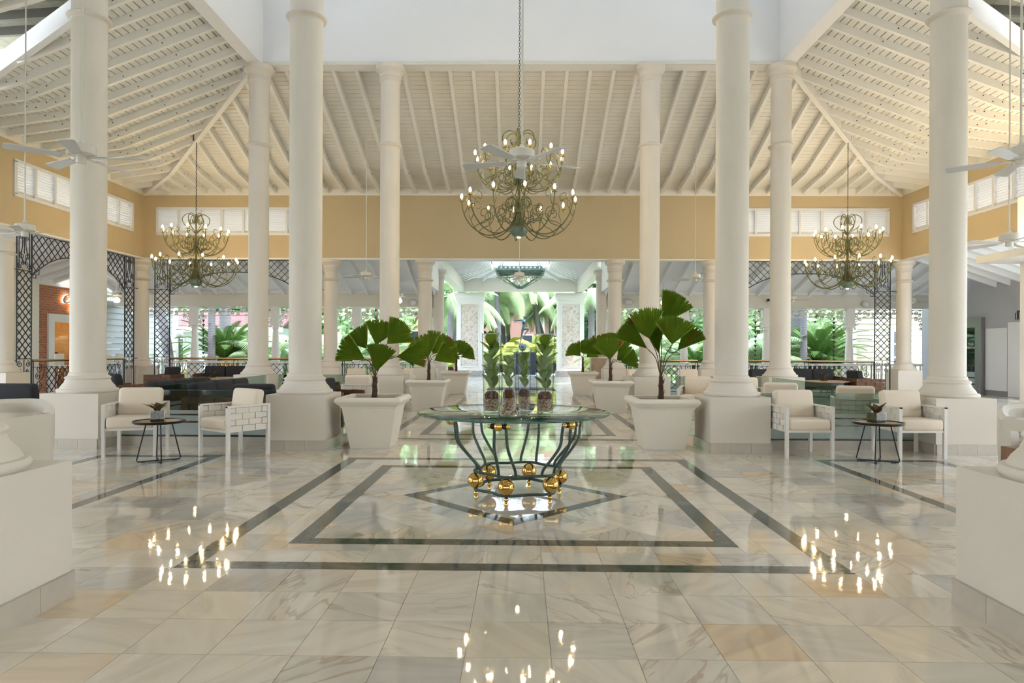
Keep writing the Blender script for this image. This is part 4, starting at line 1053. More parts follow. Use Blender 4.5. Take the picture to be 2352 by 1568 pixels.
# ================================================================ CHAIRS
def weave(m, L, H, nx, nz, th=.012, gap=.009, mx=None):
    # interlaced straps filling a panel centred on x, standing from z = 0
    cw, ch = L / nx, H / nz
    for i in range(nx):
        for j in range(nz):
            o = .004 if (i + j) % 2 else -.004
            wx, hz = (cw, ch - gap) if (i + j) % 2 else (cw - gap, ch)
            m.box((-L / 2 + cw * (i + .5), o, ch * (j + .5)), (wx - .001, th, hz - .001), 0, mx)
    return m
def RZ(a): return Matrix.Rotation(a, 4, 'Z')
def TR(x, y, z): return Matrix.Translation((x, y, z))
def make_armchair(label, loc, rz, group):      # faces -Y
    t = thing('woven_armchair', label, 'armchair', loc, rz, group)
    W, D, zl, za = .60, .58, .32, .625
    lg = meshof(MB().box((0, 0, zl / 2 + .01), (.038, .038, zl + .02)), 'leg', M['chairframe'])
    for x in (-1, 1):
        for y in (-1, 1): inst(lg, 'leg', t, (x * (W / 2 - .02), y * (D / 2 - .02), 0))
    f = MB(); f.box((0, 0, zl + .01), (W - .04, D - .02, .03))
    for x in (-1, 1):
        for y in (-1, 1): f.box((x * (W / 2 - .02), y * (D / 2 - .02), (zl + za) / 2), (.04, .04, za - zl))
        f.box((x * (W / 2 - .02), 0, za - .008), (.042, D, .018))
    f.box((0, D / 2 - .02, za - .008), (W, .042, .018)); f.build('frame', M['chairframe'], t)
    for x in (-1, 1): weave(MB(), D - .05, za - zl - .02, 6, 4, mx=TR(x * (W / 2 - .02), 0, zl) @ RZ(R(90))).build('woven_side', M['strap'], t)
    weave(MB(), W - .05, za - zl - .02, 6, 4, mx=TR(0, D / 2 - .02, zl)).build('woven_back', M['strap'], t)
    MB().rbox((0, -.035, zl + .085), (W - .09, D - .05, .135), .035, 3).build('seat_cushion', M['cushion'], t)
    MB().rbox((0, 0, 0), (W - .10, .13, .36), .045, 3, TR(0, D / 2 - .12, zl + .305) @ Matrix.Rotation(R(-9), 4, 'X')).build('back_cushion', M['cushion'], t)
    return t
CG = 'ivory woven armchairs'
def mid(*pts):
    v = [on_floor(*p) for p in pts]; return Vector((sum(p.x for p in v) / len(v), sum(p.y for p in v) / len(v), 0))
c1 = mid((249, 1050), (357, 1046), (278, 1036), (368, 1032)); c2 = mid((465, 1047), (524, 1055), (555, 1036), (607, 1041))
c3 = mid((1775, 1038), (1817, 1053), (1847, 1037), (1904, 1052)); c4 = mid((2019, 1038), (2072, 1053), (2094, 1038), (2162, 1053))
ac = make_armchair('ivory woven armchair left of the small round table with the red plant', c1, R(14), CG)
clone(ac, c2, R(-33), 'ivory woven armchair turned left beside the left middle column', CG)
clone(ac, c3, R(3), 'ivory woven armchair just right of the right middle column', CG)
clone(ac, c4, R(3), 'ivory woven armchair right of the round table on the right', CG)
def pl(px, Y): return Vector((at(px, 803, Y).x, Y, 0))
for px, Y, rz, lb in ((1962, 9.75, 158, 'ivory armchair seen through the right glass balustrade, back turned'), (1600, 12.6, -25, 'ivory woven armchair between the two right columns, facing the aisle'),
                      (1468, 17.4, 35, 'ivory armchair half hidden behind the right back column'), (1585, 17.6, 0, 'ivory armchair farthest back between the right columns'),
                      (1722, 12.2, 10, 'ivory armchair just right of the right middle column shaft'), (1790, 10.6, 165, 'ivory armchair whose cushion shows behind the near right armchair'),
                      (828, 12.8, 180, 'ivory woven armchair behind glass left of the front left palm'), (815, 16.8, 0, 'ivory armchair facing forward far behind the front left palm'),
                      (922, 17.2, -60, 'ivory armchair peeking right of the column behind the left palm')):
    clone(ac, pl(px, Y), R(rz), lb, CG)
# ---------------------------------------------------------------- small round tables and cube vases
def make_side_table(label, loc, rz):
    t = thing('side_table', label, 'table', loc, rz, 'small black round tables')
    h = .465
    MB().lathe([(.262, h - .022), (.272, h - .012), (.275, h + .006), (.262, h + .008), (.258, h - .006)], 40, cap=False).build('rim', M['black'], t)
    MB().lathe([(.001, h - .012), (.262, h - .012), (.262, h - .004), (.001, h - .004)], 40, cap=False).build('top', M['tabletop'], t)
    for k in range(2):
        a = R(35 + 90 * k); c, s = math.cos(a), math.sin(a)
        pts = [(c * .13, s * .13, h - .02), (c * .225, s * .225, .03), (c * .215, s * .215, .012), (-c * .215, -s * .215, .012 + .004 * k), (-c * .225, -s * .225, .03), (-c * .13, -s * .13, h - .02)]
        o = .035
        MB().tube(pts, .0075, 6).build('wire_leg', M['black'], t)
        pts = [(p[0] - s * o * 2.1, p[1] + c * o * 2.1, p[2]) for p in pts]
        if k == 0: pass
    for k in range(4):
        a = R(35 + 90 * k); MB().box((.16 * math.cos(a), .16 * math.sin(a), .009), (.05, .02, .018), a).build('foot_pad', M['black'], t)
    return t
def leaf_blade(L, wd, curl=.25, n=6, fold=.15, p=.9):
    m = MB(); vs = []; fs = []
    for i in range(n + 1):
        t = i / n; w = wd * (math.sin(math.pi * min(1, t * .96 + .02)) ** p) / 2
        y = L * (t - curl * .3 * t * t); z = -L * curl * t * t
        vs += [(-w, y, z + w * fold), (0, y, z - w * fold * .5), (w, y, z + w * fold)]
    for i in range(n):
        a = i * 3; fs += [(a, a + 1, a + 4, a + 3), (a + 1, a + 2, a + 5, a + 4)]
    m.add(vs, fs, True); return m
RL = meshof(leaf_blade(.17, .075, .2), 'croton_leaf', M['redleaf'])
def cube_vase(label, loc, rz, s=.15):
    t = thing('cube_vase', label, 'plant', loc, rz, 'cube vases with croton plants'); h = s * .82
    g = MB(); th = .006
    for f in (-1, 1): g.box((f * s / 2, 0, h / 2), (th, s, h)); g.box((0, f * s / 2, h / 2), (s, th, h))
    g.box((0, 0, .004), (s, s, .008)); g.build('glass_cube', M['glass'], t)
    MB().box((0, 0, h * .47), (s - .014, s - .014, h * .86)).build('moss_filling', mat('moss_soil', (.10, .085, .03), .9, noise=(40, (.05, .04, .02), .4, .6)) if 'moss' not in M else M['moss'], t)
    rnd = random.Random(int(abs(loc[0]) * 100))
    for k in range(9):
        a = k * 2.4 + rnd.random(); e = R(rnd.uniform(28, 68)); sc = rnd.uniform(.75, 1.1) * s / .15
        inst(RL, 'leaf', t, (.02 * math.cos(a), .02 * math.sin(a), h * .9), (e, 0, a), (sc,) * 3)
    return t
M['moss'] = mat('moss_soil', (.10, .085, .03), .9, noise=(40, (.05, .04, .02), .4, .6))
tl = on_floor(365, 1059); tr_ = on_floor(2016, 1060.5)
make_side_table('small black wire-legged round table between the two left armchairs', tl, 0)
make_side_table('small black wire-legged round table between the two right armchairs', tr_, R(20))
cube_vase('red croton in a glass cube on the left small round table', tl + Vector((-.02, 0, .463)), R(28))
cube_vase('croton in a glass cube on the right small round table', tr_ + Vector((-.02, 0, .463)), R(20))
# ---------------------------------------------------------------- brown woven lounge seats
def make_sofa(label, loc, rz, n, group='brown woven lounge seats', cush=True):   # faces -Y
    t = thing('brown_sofa' if n > 1 else 'brown_armchair', label, 'sofa' if n > 1 else 'armchair', loc, rz, group)
    sw = .62; W = n * sw + .16; D = .74; z0, za = .20, .58
    lg = meshof(MB().box((0, 0, z0 / 2), (.05, .05, z0)), 'leg', M['black'])
    for x in (-1, 1):
        for y in (-1, 1): inst(lg, 'leg', t, (x * (W / 2 - .04), y * (D / 2 - .04), 0))
    fb = MB(); fb.box((0, 0, z0 + .03), (W - .06, D - .06, .06)); fb.build('base', M['black'], t)
    for x in (-1, 1): weave(MB(), D, za - z0, 6, 4, .05, .008, TR(x * (W / 2 - .03), 0, z0) @ RZ(R(90))).build('woven_arm', M['brown'], t)
    weave(MB(), W - .1, za - z0, 6 * n, 4, .05, .008, TR(0, D / 2 - .03, z0)).build('woven_back', M['brown'], t)
    for k in range(n):
        x = -n * sw / 2 + sw * (k + .5)
        MB().rbox((x, -.05, z0 + .14), (sw - .01, D - .16, .16), .04, 3).build('seat_cushion', M['dkfabric'], t)
        MB().rbox((0, 0, 0), (sw - .015, .17, .42), .05, 3, TR(x, D / 2 - .15, z0 + .38) @ Matrix.Rotation(R(-8), 4, 'X')).build('back_cushion', M['dkfabric'], t)
    return t
make_sofa('brown woven armchair with charcoal cushions in the left back corner', pl(378, 18.2), R(-90), 1)
make_sofa('charcoal two seat sofa behind the oval table on the left', pl(512, 19.1), R(0), 2)
make_sofa('brown three seat sofa backing on the glass left of the dark glass corner', Vector((-5.88, 11.0, 0)), R(-90), 3)
make_sofa('charcoal three seat sofa in front of the left middle column', Vector((-4.55, 10.6, 0)), R(90), 3)
make_sofa('charcoal seat whose arm shows beside the left outer column base', pl(282, 13.2), R(150), 1)
make_sofa('black sofa back cut by the left edge behind the lacquered desk', pl(15, 9.5), R(180), 2)
make_sofa('brown woven seat whose arm shows left of the left middle column', pl(598, 9.75), R(180), 1)
make_sofa('brown woven seat with charcoal back right of the left middle column', pl(770, 11.4), R(75), 1)
make_sofa('charcoal two seat sofa behind the round table on the right', pl(1872, 19.1), R(0), 2)
make_sofa('brown woven armchair beside the right lattice strip, seen side on', pl(1983, 17.8), R(90), 1)
make_sofa('charcoal lounge seat just visible right of the right middle column', pl(1755, 18.3), R(20), 1)
# ---------------------------------------------------------------- round coffee tables with ringed iron base
def coffee_table(label, loc):
    t = thing('coffee_table', label, 'table', loc, 0, 'round iron coffee tables'); h = .50; r_ = .62
    MB().lathe([(.001, h - .03), (r_ - .02, h - .03), (r_, h - .02), (r_, h - .005), (r_ - .01, h), (.001, h)], 40, cap=False).build('wooden_top', M['lightwood'], t)
    MB().lathe([(r_ - .05, h - .11), (r_ - .03, h - .11), (r_ - .03, h - .03), (r_ - .05, h - .03)], 40, cap=False).build('apron', M['black'], t)
    MB().tube([((r_ - .05) * math.cos(k * math.pi / 16), (r_ - .05) * math.sin(k * math.pi / 16), .03) for k in range(32)], .014, 6, closed=True).build('bottom_ring', M['black'], t)
    for k in range(8):
        a = k * math.pi / 4; c, s = math.cos(a), math.sin(a); R_ = r_ - .05
        MB().tube([(R_ * c - s * .17 * math.cos(q), R_ * s + c * .17 * math.cos(q), .215 + .175 * math.sin(q)) for q in [i * math.pi / 10 for i in range(20)]], .010, 5, closed=True).build('ring', M['black'], t)
    for k in range(4):
        a = k * math.pi / 2 + .4; MB().tube([((r_ - .05) * math.cos(a), (r_ - .05) * math.sin(a), 0), ((r_ - .05) * math.cos(a), (r_ - .05) * math.sin(a), h - .04)], .016, 6).build('leg', M['black'], t)
    return t
p1_, p2_ = pl(502, 18.0), pl(1893, 18.0)
coffee_table('round wooden topped iron table before the left back sofa', p1_); coffee_table('round wooden topped table with iron rings before the right back sofa', p2_)
cube_vase('croton in a glass cube on the left back coffee table', p1_ + Vector((-.15, 0, .5)), .3, .14); cube_vase('croton in a glass cube on the right back coffee table', p2_ + Vector((0, 0, .5)), .3, .14)
for px, Y, h, lb in ((1830, 9.9, .46, 'dark green succulent on a small table behind the right glass'), (1612, 15.2, .46, 'dark leafed plant on a small table between right columns'), (775, 13.5, .46, 'dark leafed plant on a small table left of the front left palm')):
    q = pl(px, Y); make_side_table('small black table holding the ' + lb.split(' on a')[0] + (' behind the right glass' if px == 1830 else ' between right columns' if px == 1612 else ' left of the palm'), q, .4)
    cube_vase(lb, q + Vector((0, 0, h + .003)), .5, .12)
# ---------------------------------------------------------------- desks and tub chairs at the frame edges
q = at(115, 948, 5.77)
t = thing('lacquered_desk', 'white gloss lacquered desk cut by the left edge', 'desk', (q.x, 5.77, 0))
MB().b2(-1.4, 0, -1.3, 0, 0, q.z - .03).build('body', M['gloss'], t); MB().b2(-1.42, .0, -1.32, .005, q.z - .03, q.z).build('top', M['gloss'], t)
def tub_chair(label, loc, rz):
    t = thing('tub_chair', label, 'armchair', loc, rz, 'white leather tub chairs')
    prof = []
    for k in range(25):
        a = R(-115 + 230 * k / 24); prof.append((math.sin(a), math.cos(a)))
    for nm, ro, ri, z0, z1 in (('shell', .36, .27, .18, .78),):
        m = MB(); vs = []; fs = []
        for i, (x, y) in enumerate(prof):
            top = z1 - .10 * (1 - max(0, y)) ** 2 if y < 1 else z1
            for (r_, z) in ((ro * .96, z0), (ro, (z0 + top) / 2), (ro, top - .04), ((ro + ri) / 2, top), (ri, top - .04), (ri, z0)): vs.append((x * r_, y * r_, z))
        n = 6
        for i in range(len(prof) - 1):
            for k in range(n): fs.append((i * n + k, i * n + (k + 1) % n, (i + 1) * n + (k + 1) % n, (i + 1) * n + k))
        fs += [tuple(range(n))[::-1], tuple(range((len(prof) - 1) * n, len(prof) * n))]
        m.add(vs, fs, True); m.build(nm, M['leather'], t)
    MB().lathe([(.001, .30), (.27, .30), (.28, .34), (.28, .42), (.25, .45), (.001, .46)], 28, cap=False).build('seat_cushion', M['leather'], t)
    MB().lathe([(.001, .18), (.30, .18), (.30, .30), (.001, .30)], 28, cap=False).build('base', M['leather'], t)
    for k in range(4):
        a = R(45 + 90 * k); MB().tube([(.27 * math.cos(a), .27 * math.sin(a), .19), (.29 * math.cos(a), .29 * math.sin(a), 0)], [.022, .014], 8).build('leg', M['black'], t)
    return t
tub_chair('white leather tub chair behind the lacquered desk at the left edge', (at(55, 803, 6.35).x - .17, 6.40, 0), R(25))
q = at(2302, 958, 5.77)
t = thing('pedestal_desk', 'white topped desk on chrome post and wooden base at the right edge', 'desk', (q.x, 5.77, 0))
MB().b2(0, 1.3, -1.2, 0, q.z - .10, q.z).build('top', M['gloss'], t); MB().tube([(.13, -.15, .48), (.13, -.15, q.z - .1)], .04, 20).build('chrome_post', M['chrome'], t); MB().b2(-.01, 1.3, -1.2, 0, 0, .49).build('wooden_base', M['walnut'], t)
tub_chair('white leather tub chair behind the desk at the right edge', (at(2328, 803, 6.4).x + .30, 6.42, 0), R(-15))
# white bar stools behind the left railing
for px, Y, lb in ((140, 17.1, 'white bar stool seen through the left railing'), (252, 18.3, 'white bar stool right of the left outer column'), (280, 18.9, 'white bar stool nearest the left corner column')):
    q = at(px, 803, Y); x = -12.3
    Yq = (x - CAM.x) / ((px - 1197) / F)
    t = thing('bar_stool', lb, 'stool', (x, Yq, 0), R(90), 'white bar stools at the coffee shop')
    MB().rbox((0, 0, .80), (.40, .38, .06), .025, 2).build('seat', M['white2'], t); MB().rbox((0, .17, .98), (.38, .05, .32), .024, 2).build('backrest', M['white2'], t)
    for a in range(4): MB().tube([(.14 * math.cos(a * 1.571 + .785), .14 * math.sin(a * 1.571 + .785), .78), (.24 * math.cos(a * 1.571 + .785), .24 * math.sin(a * 1.571 + .785), 0)], .012, 6).build('leg', M['chrome'], t)

# ================================================================ GLASS BALUSTRADES
def glass_rail(label, a, b):
    a, b = Vector(a), Vector(b); L = (b - a).length; t = thing('glass_balustrade', label, 'balustrade', ((a.x + b.x) / 2, (a.y + b.y) / 2, 0), math.atan2(b.y - a.y, b.x - a.x), 'low glass balustrades')
    MB().b2(-L / 2, L / 2, -.06, .06, 0, .12).build('marble_curb', M['skirting'], t)
    MB().b2(-L / 2, L / 2, -.02, .02, .12, .128).build('channel', M['black'], t)
    MB().b2(-L / 2, L / 2, -.005, .005, .125, .735).build('pane', M['glassgreen'], t)
    for z0, z1 in ((.14, .30), (.325, .40), (.42, .47)): MB().b2(-L / 2, L / 2, -.0075, -.0055, z0, z1).build('frosted_band', M['frost'], t)
    MB().b2(-L / 2, L / 2, -.0055, .0055, .735, .739).build('polished_edge', M['glassedge'], t)
    return t
XO = 2 * G + .06
glass_rail('glass balustrade with frosted bands behind the two left armchairs', (-XO + .40, YA + .05), (-G - .40, YA + .05))
glass_rail('glass balustrade with frosted bands behind the two right armchairs', (G + .40, YA + .05), (2 * G - .40, YA + .05))
glass_rail('glass pane running back from the left outer column', (-5.38, YA + .40), (-5.38, YB - .40))
glass_rail('glass pane running back from the right outer column', (5.34, YA + .40), (5.34, YB - .40))
glass_rail('glass pane between the two left back columns', (-2 * G + .40, YB), (-G - .40, YB))
glass_rail('glass pane between the two right back columns', (G + .40, YB), (2 * G - .40, YB))
# ================================================================ CENTRE TABLE
TC = Vector((.03, 5.92, 0))
t = thing('glass_table', 'round glass table on curved green iron bars with gold balls', 'table', TC)
GX = -.045
MB().lathe([(.001, .732), (.84, .732), (.855, .738), (.855, .744), (.85, .748), (.001, .748)], 96, (GX, 0, 0), cap=False).build('glass_top', M['glasstop'], t)
MB().lathe([(.8535, .734), (.8575, .738), (.8575, .744), (.8535, .748)], 96, (GX, 0, 0), cap=False).build('glass_edge', M['glassedge'], t)
def wav(z, r0, amp, th, flat=False):
    return [((r0 + amp * math.cos(6 * (a - R(15)))) * math.cos(a), (r0 + amp * math.cos(6 * (a - R(15)))) * math.sin(a), z) for a in [2 * math.pi * k / 72 for k in range(72)]]
MB().tube(wav(.075, .365, .028, .012), .013, 6, closed=True).build('lower_ring', M['verdigris'], t)
MB().tube(wav(.232, .37, .028, .012), .013, 6, closed=True).build('upper_ring', M['verdigris'], t)
for k in range(6):
    a = R(15 + 60 * k); c, s = math.cos(a), math.sin(a)
    MB().ball((.39 * c, .39 * s, .152), .070, 28, 18).build('gold_ball', M['brass'], t)
    MB().ball((.385 * c, .385 * s, .043), .021, 14, 10).build('small_gold_ball', M['brass'], t)
    MB().lathe([(.001, 0), (.018, 0), (.018, .012), (.01, .024), (.001, .024)], 14, (.385 * c, .385 * s, 0), cap=False).build('foot', M['brass'], t)
    for f in (-1, 1):
        a2 = a + f * R(13); c2, s2 = math.cos(a2), math.sin(a2)
        d = lambda r_, z, o=0: (r_ * math.cos(a + f * R(o)), r_ * math.sin(a + f * R(o)), z)
        MB().tube(bez([d(.365, .232, 12), d(.385, .29, 11), d(.47, .39, 8), d(.55, .50, 6.0), d(.565, .60, 5.2), d(.58, .68, 5), d(.62, .722, 5)], 6), .0125, 8).build('curved_bar', M['verdigris'], t)
    r_ = .615
    o = Vector((-s, c, 0)); ctr = Vector((r_ * c, r_ * s, .682))
    MB().ball(ctr, .040, 20, 14).build('top_gold_ball', M['brass'], t)
    for f in (-1, 1):
        q = ctr + o * f * .052; MB().ball(q, .024, 12, 8).build('black_bead', M['black'], t)
        q = ctr + o * f * .078; MB().ball(q, .020, 12, 8).build('small_gold_bead', M['brass'], t)
# ---------------------------------------------------------------- glass vases with leafy branches
FIG = meshof(leaf_blade(.15, .105, .22, 7, .12, .62), 'fig_leaf', M['figleaf'])
def vase(label, px, py, H, rt, rb, seed, flare=False):
    d = ray(px, py); P = CAM + d * ((.748 - CAM.z) / d.z)
    t = thing('glass_vase', label, 'vase', (P.x, P.y + rb * .9, .7485), 0, 'tall glass vases on the round table')
    w_ = .006
    if flare: prof = [(rb, 0), (rb * 1.02, .02), (rb * .80, .14), (rb * .74, .26), (rt, H)]
    else: prof = [(rb, 0), (rb, .03), (rt, H)]
    inn = [(max(.01, r_ - w_), z if i else .012) for i, (r_, z) in enumerate(prof)]
    MB().lathe([(.001, 0)] + prof + [(prof[-1][0] - w_, H)], 40, cap=False).build('glass', M['vaseglass'], t)
    MB().tube([(prof[-1][0] * math.cos(k * math.pi / 16), prof[-1][0] * math.sin(k * math.pi / 16), H) for k in range(32)], .0028, 5, closed=True).build('rim', M['glassrim'], t)
    rr = (lambda z: rb - w_ - .002) if not flare else (lambda z: max(rb * .74, rb * (1 - z * 1.7)) - w_ - .003)
    hz = .12 if not flare else .15
    MB().lathe([(.001, .014), (rr(.014), .014), (rr(.06), .06), (rr(hz), hz), (.001, hz)], 28, cap=False).build('pebbles', M['pebble'], t)
    m2 = MB(); m2.lathe([(.001, hz), (rr(hz) * .99, hz), (rr(hz + .06) * .98, hz + .045), (rr(hz) * .6, hz + .066), (.001, hz + .06)], 24, cap=False); m2.build('mulch', M['mulch'], t)
    rnd = random.Random(seed); top = H * .98
    MB().tube([(0, 0, hz), (.01, 0, hz + .15), (-.006, .004, top - .08)], .005, 6).build('stem', M['stalk'], t)
    z = hz + .09; k = 0
    while z < top - .07:
        a = k * 2.4 + rnd.uniform(-.3, .3); e = R(rnd.uniform(50, 72)); sc = rnd.uniform(.85, 1.08) * (rt / .085)
        inst(FIG, 'leaf', t, (.006 * math.cos(a), .006 * math.sin(a), z), (e, 0, a), (sc * .9, sc, sc)); z += .022; k += 1
    return t
vase('tall glass vase of fig leaves, leftmost on the round table', 1128, 948, .69, .088, .070, 1)
vase('shorter flared glass vase nearest the front of the table', 1168, 957, .555, .068, .082, 2, True)
vase('narrow glass vase second from the right, behind the flared one', 1204, 941, .56, .064, .057, 3)
vase('tall glass vase of fig leaves, rightmost on the round table', 1252, 949, .69, .088, .070, 4)

# ================================================================ POTTED FAN PALMS
def fan_mesh(R0, span, n=26, cup=.5, seed=0):
    rnd = random.Random(seed); m = MB(); vs = [(0, 0, 0)]; fs = []; rows = 4
    for i in range(2 * n + 1):
        a = -span / 2 + span * i / (2 * n)
        edge = R0 * (.90 + .10 * math.cos(a * 1.2)) * (1.0 if i % 2 == 0 else .92)
        if rnd.random() < .06: edge *= .9
        for j in range(1, rows + 1):
            q = edge * j / rows
            pl_ = (.015 if i % 2 == 0 else -.015) * (q / R0) * (R0 / .38)
            y = -cup * q * q + pl_ + .16 * q * abs(a) ** 1.5 * -1
            vs.append((q * math.sin(a), y, q * math.cos(a)))
    for i in range(2 * n):
        A = 1 + i * rows; Bq = A + rows; fs.append((0, A, Bq))
        for j in range(rows - 1): fs.append((A + j, A + j + 1, Bq + j + 1, Bq + j))
    m.add(vs, fs, False); return m
FAN = {}
def fan(span, k):
    key = (round(span), k)
    if key not in FAN: FAN[key] = meshof(fan_mesh(.38, R(span), 24, .55 + .15 * k, k), 'fan_leaf', M['fanleaf'])
    return FAN[key]
def planter(t):
    m = MB(); prof = [(.262, 0), (.268, .02), (.362, .54), (.368, .545), (.372, .56), (.395, .575), (.400, .59)]
    def ring(h, z): return [(-h, -h, z), (h, -h, z), (h, h, z), (-h, h, z)]
    def stack(pf, nm, mt):
        mm = MB(); vs = []; fs = []
        for h, z in pf: vs += ring(h, z)
        for i in range(len(pf) - 1):
            for k in range(4): fs.append((i * 4 + k, i * 4 + (k + 1) % 4, i * 4 + 4 + (k + 1) % 4, i * 4 + 4 + k))
        mm.add(vs, fs); return mm.build(nm, mt, t)
    stack([(.001, .001), (.26, .001), (.264, .02), (.352, .545), (.001, .545)], 'planter_body', M['leafpot'])
    stack([(.34, .53), (.362, .535), (.366, .55), (.378, .565), (.40, .58)] + [(.402 + .026 * math.sin(math.pi * i / 8), .585 + .085 * i / 8) for i in range(9)] + [(.385, .672), (.335, .668), (.33, .60)], 'planter_rim', M['leafpot'])
    MB().b2(-.34, .34, -.34, .34, .60, .632).build('gravel', M['pebble'], t)
def potted_palm(label, loc, leaves, trunk_h, group='potted fan palms'):
    t = thing('potted_fan_palm', label, 'potted palm', loc, 0, group)
    planter(t); zb = .63
    MB().tube([(0, 0, zb - .03), (.004, 0, zb + trunk_h * .3), (0, .005, zb + trunk_h)], [.046, .034, .026], 10).build('trunk', M['bark'], t)
    fb = MB(); rnd = random.Random(5)
    for k in range(22):
        z = zb + trunk_h * rnd.random(); a = rnd.random() * 6.28; fb.tube([(.03 * math.cos(a), .03 * math.sin(a), z), (.05 * math.cos(a), .05 * math.sin(a), z + .05)], [.006, .001], 4)
    stuff(fb.build('trunk_fibres', M['bark'], t))
    for (dx, dy, dz, ang, tilt, sz, span, kk) in leaves:
        hub = Vector((dx, dy, dz)); b = Vector((0, 0, zb + trunk_h * .9)); md = b.lerp(hub, .5) + Vector((-.12 * dx, -.12 * dy, .07))
        MB().tube(bez([b, md, hub], 6), [.0065] * 12 + [.005], 5).build('leaf_stalk', M['stalk'], t)
        lf = inst(fan(span, kk), 'fan_leaf', t, hub, None, (sz / .38,) * 3)
        lf.rotation_euler = (Matrix.Rotation(R(90 - ang), 3, 'Y') @ Matrix.Rotation(R(-tilt), 3, 'X')).to_euler()
    return t
def leafspec(bx, by, Y, items):
    # leaf hubs given in photo pixels relative to the trunk foot at depth Y
    s = Y / F; z0 = .63; out = []
    for (px, py, ang, tilt, rpx, span, dy, k) in items:
        out.append(((px - bx) * s, dy, z0 + (by - py) * s, ang, tilt, rpx * s, span, k))
    return out
PX = 1.93
pyL = leafspec(866, 912, 8.9, [(872, 850, 78, 22, 68, 66, -.10, 0), (865, 788, 76, 25, 62, 84, .10, 1), (893, 785, 44, 12, 66, 84, .05, 0), (846, 820, 153, 18, 68, 66, -.08, 1), (842, 797, 126, 30, 62, 70, .14, 0), (918, 815, 8, 20, 70, 60, -.06, 1), (916, 812, -20, 30, 50, 22, -.04, 0)])
potted_palm('white planter with fan palm, front left of the aisle', (-PX, 8.92, 0), pyL, .30)
pyR = leafspec(1524, 918, 8.9, [(1489, 800, 139, 20, 80, 46, -.12, 0), (1497, 777, 106, 16, 72, 88, -.02, 1), (1545, 790, 84, 18, 66, 94, -.12, 0), (1561, 803, 46, 22, 72, 52, -.02, 1), (1532, 742, 60, 14, 82, 66, .12, 0), (1521, 812, 100, 20, 62, 40, .04, 1), (1524, 785, 92, 25, 50, 70, .22, 0)])
potted_palm('white planter with tall fan palm, front right of the aisle', (PX, 8.92, 0), pyR, .32)
pyL2 = leafspec(990, 870, 13.95, [(990, 816, 108, 35, 56, 90, -.15, 0), (1006, 822, 30, 40, 50, 76, -.2, 1), (978, 808, 150, 40, 50, 76, .05, 0), (998, 808, 62, 35, 58, 90, .1, 1), (1012, 808, 22, 45, 52, 70, .15, 0), (985, 805, 100, 20, 46, 90, .25, 1)])
potted_palm('white planter with fan palm, second on the left of the aisle', (-PX + .03, 13.95, 0), pyL2, .36)
pyR2 = leafspec(1398, 868, 13.95, [(1396, 815, 98, 30, 52, 100, -.12, 0), (1412, 818, 38, 35, 52, 84, -.05, 1), (1384, 806, 145, 35, 55, 60, 0, 0), (1418, 822, 14, 40, 46, 64, -.22, 1), (1404, 803, 65, 30, 52, 80, .15, 0), (1390, 803, 122, 30, 48, 80, .2, 1)])
potted_palm('white planter with fan palm, second on the right of the aisle', (PX, 13.95, 0), pyR2, .36)
pyL3 = leafspec(1054, 845, 19.6, [(1050, 808, 120, 35, 32, 90, -.15, 0), (1060, 806, 55, 30, 36, 84, 0, 1), (1066, 810, 22, 40, 34, 64, -.1, 0), (1044, 806, 145, 35, 28, 80, .1, 1), (1056, 800, 90, 30, 30, 90, .2, 0)])
potted_palm('white planter with fan palm, farthest on the left of the aisle', (-1.86, 19.45, 0), pyL3, .40)
pyR3 = leafspec(1340, 848, 19.6, [(1334, 810, 130, 35, 32, 80, -.15, 0), (1342, 806, 95, 30, 34, 84, 0, 1), (1348, 812, 40, 40, 30, 80, -.1, 0), (1330, 806, 150, 35, 30, 80, .1, 1), (1346, 802, 60, 30, 32, 80, .2, 0)])
potted_palm('white planter with fan palm, farthest on the right of the aisle', (1.86, 19.45, 0), pyR3, .40)

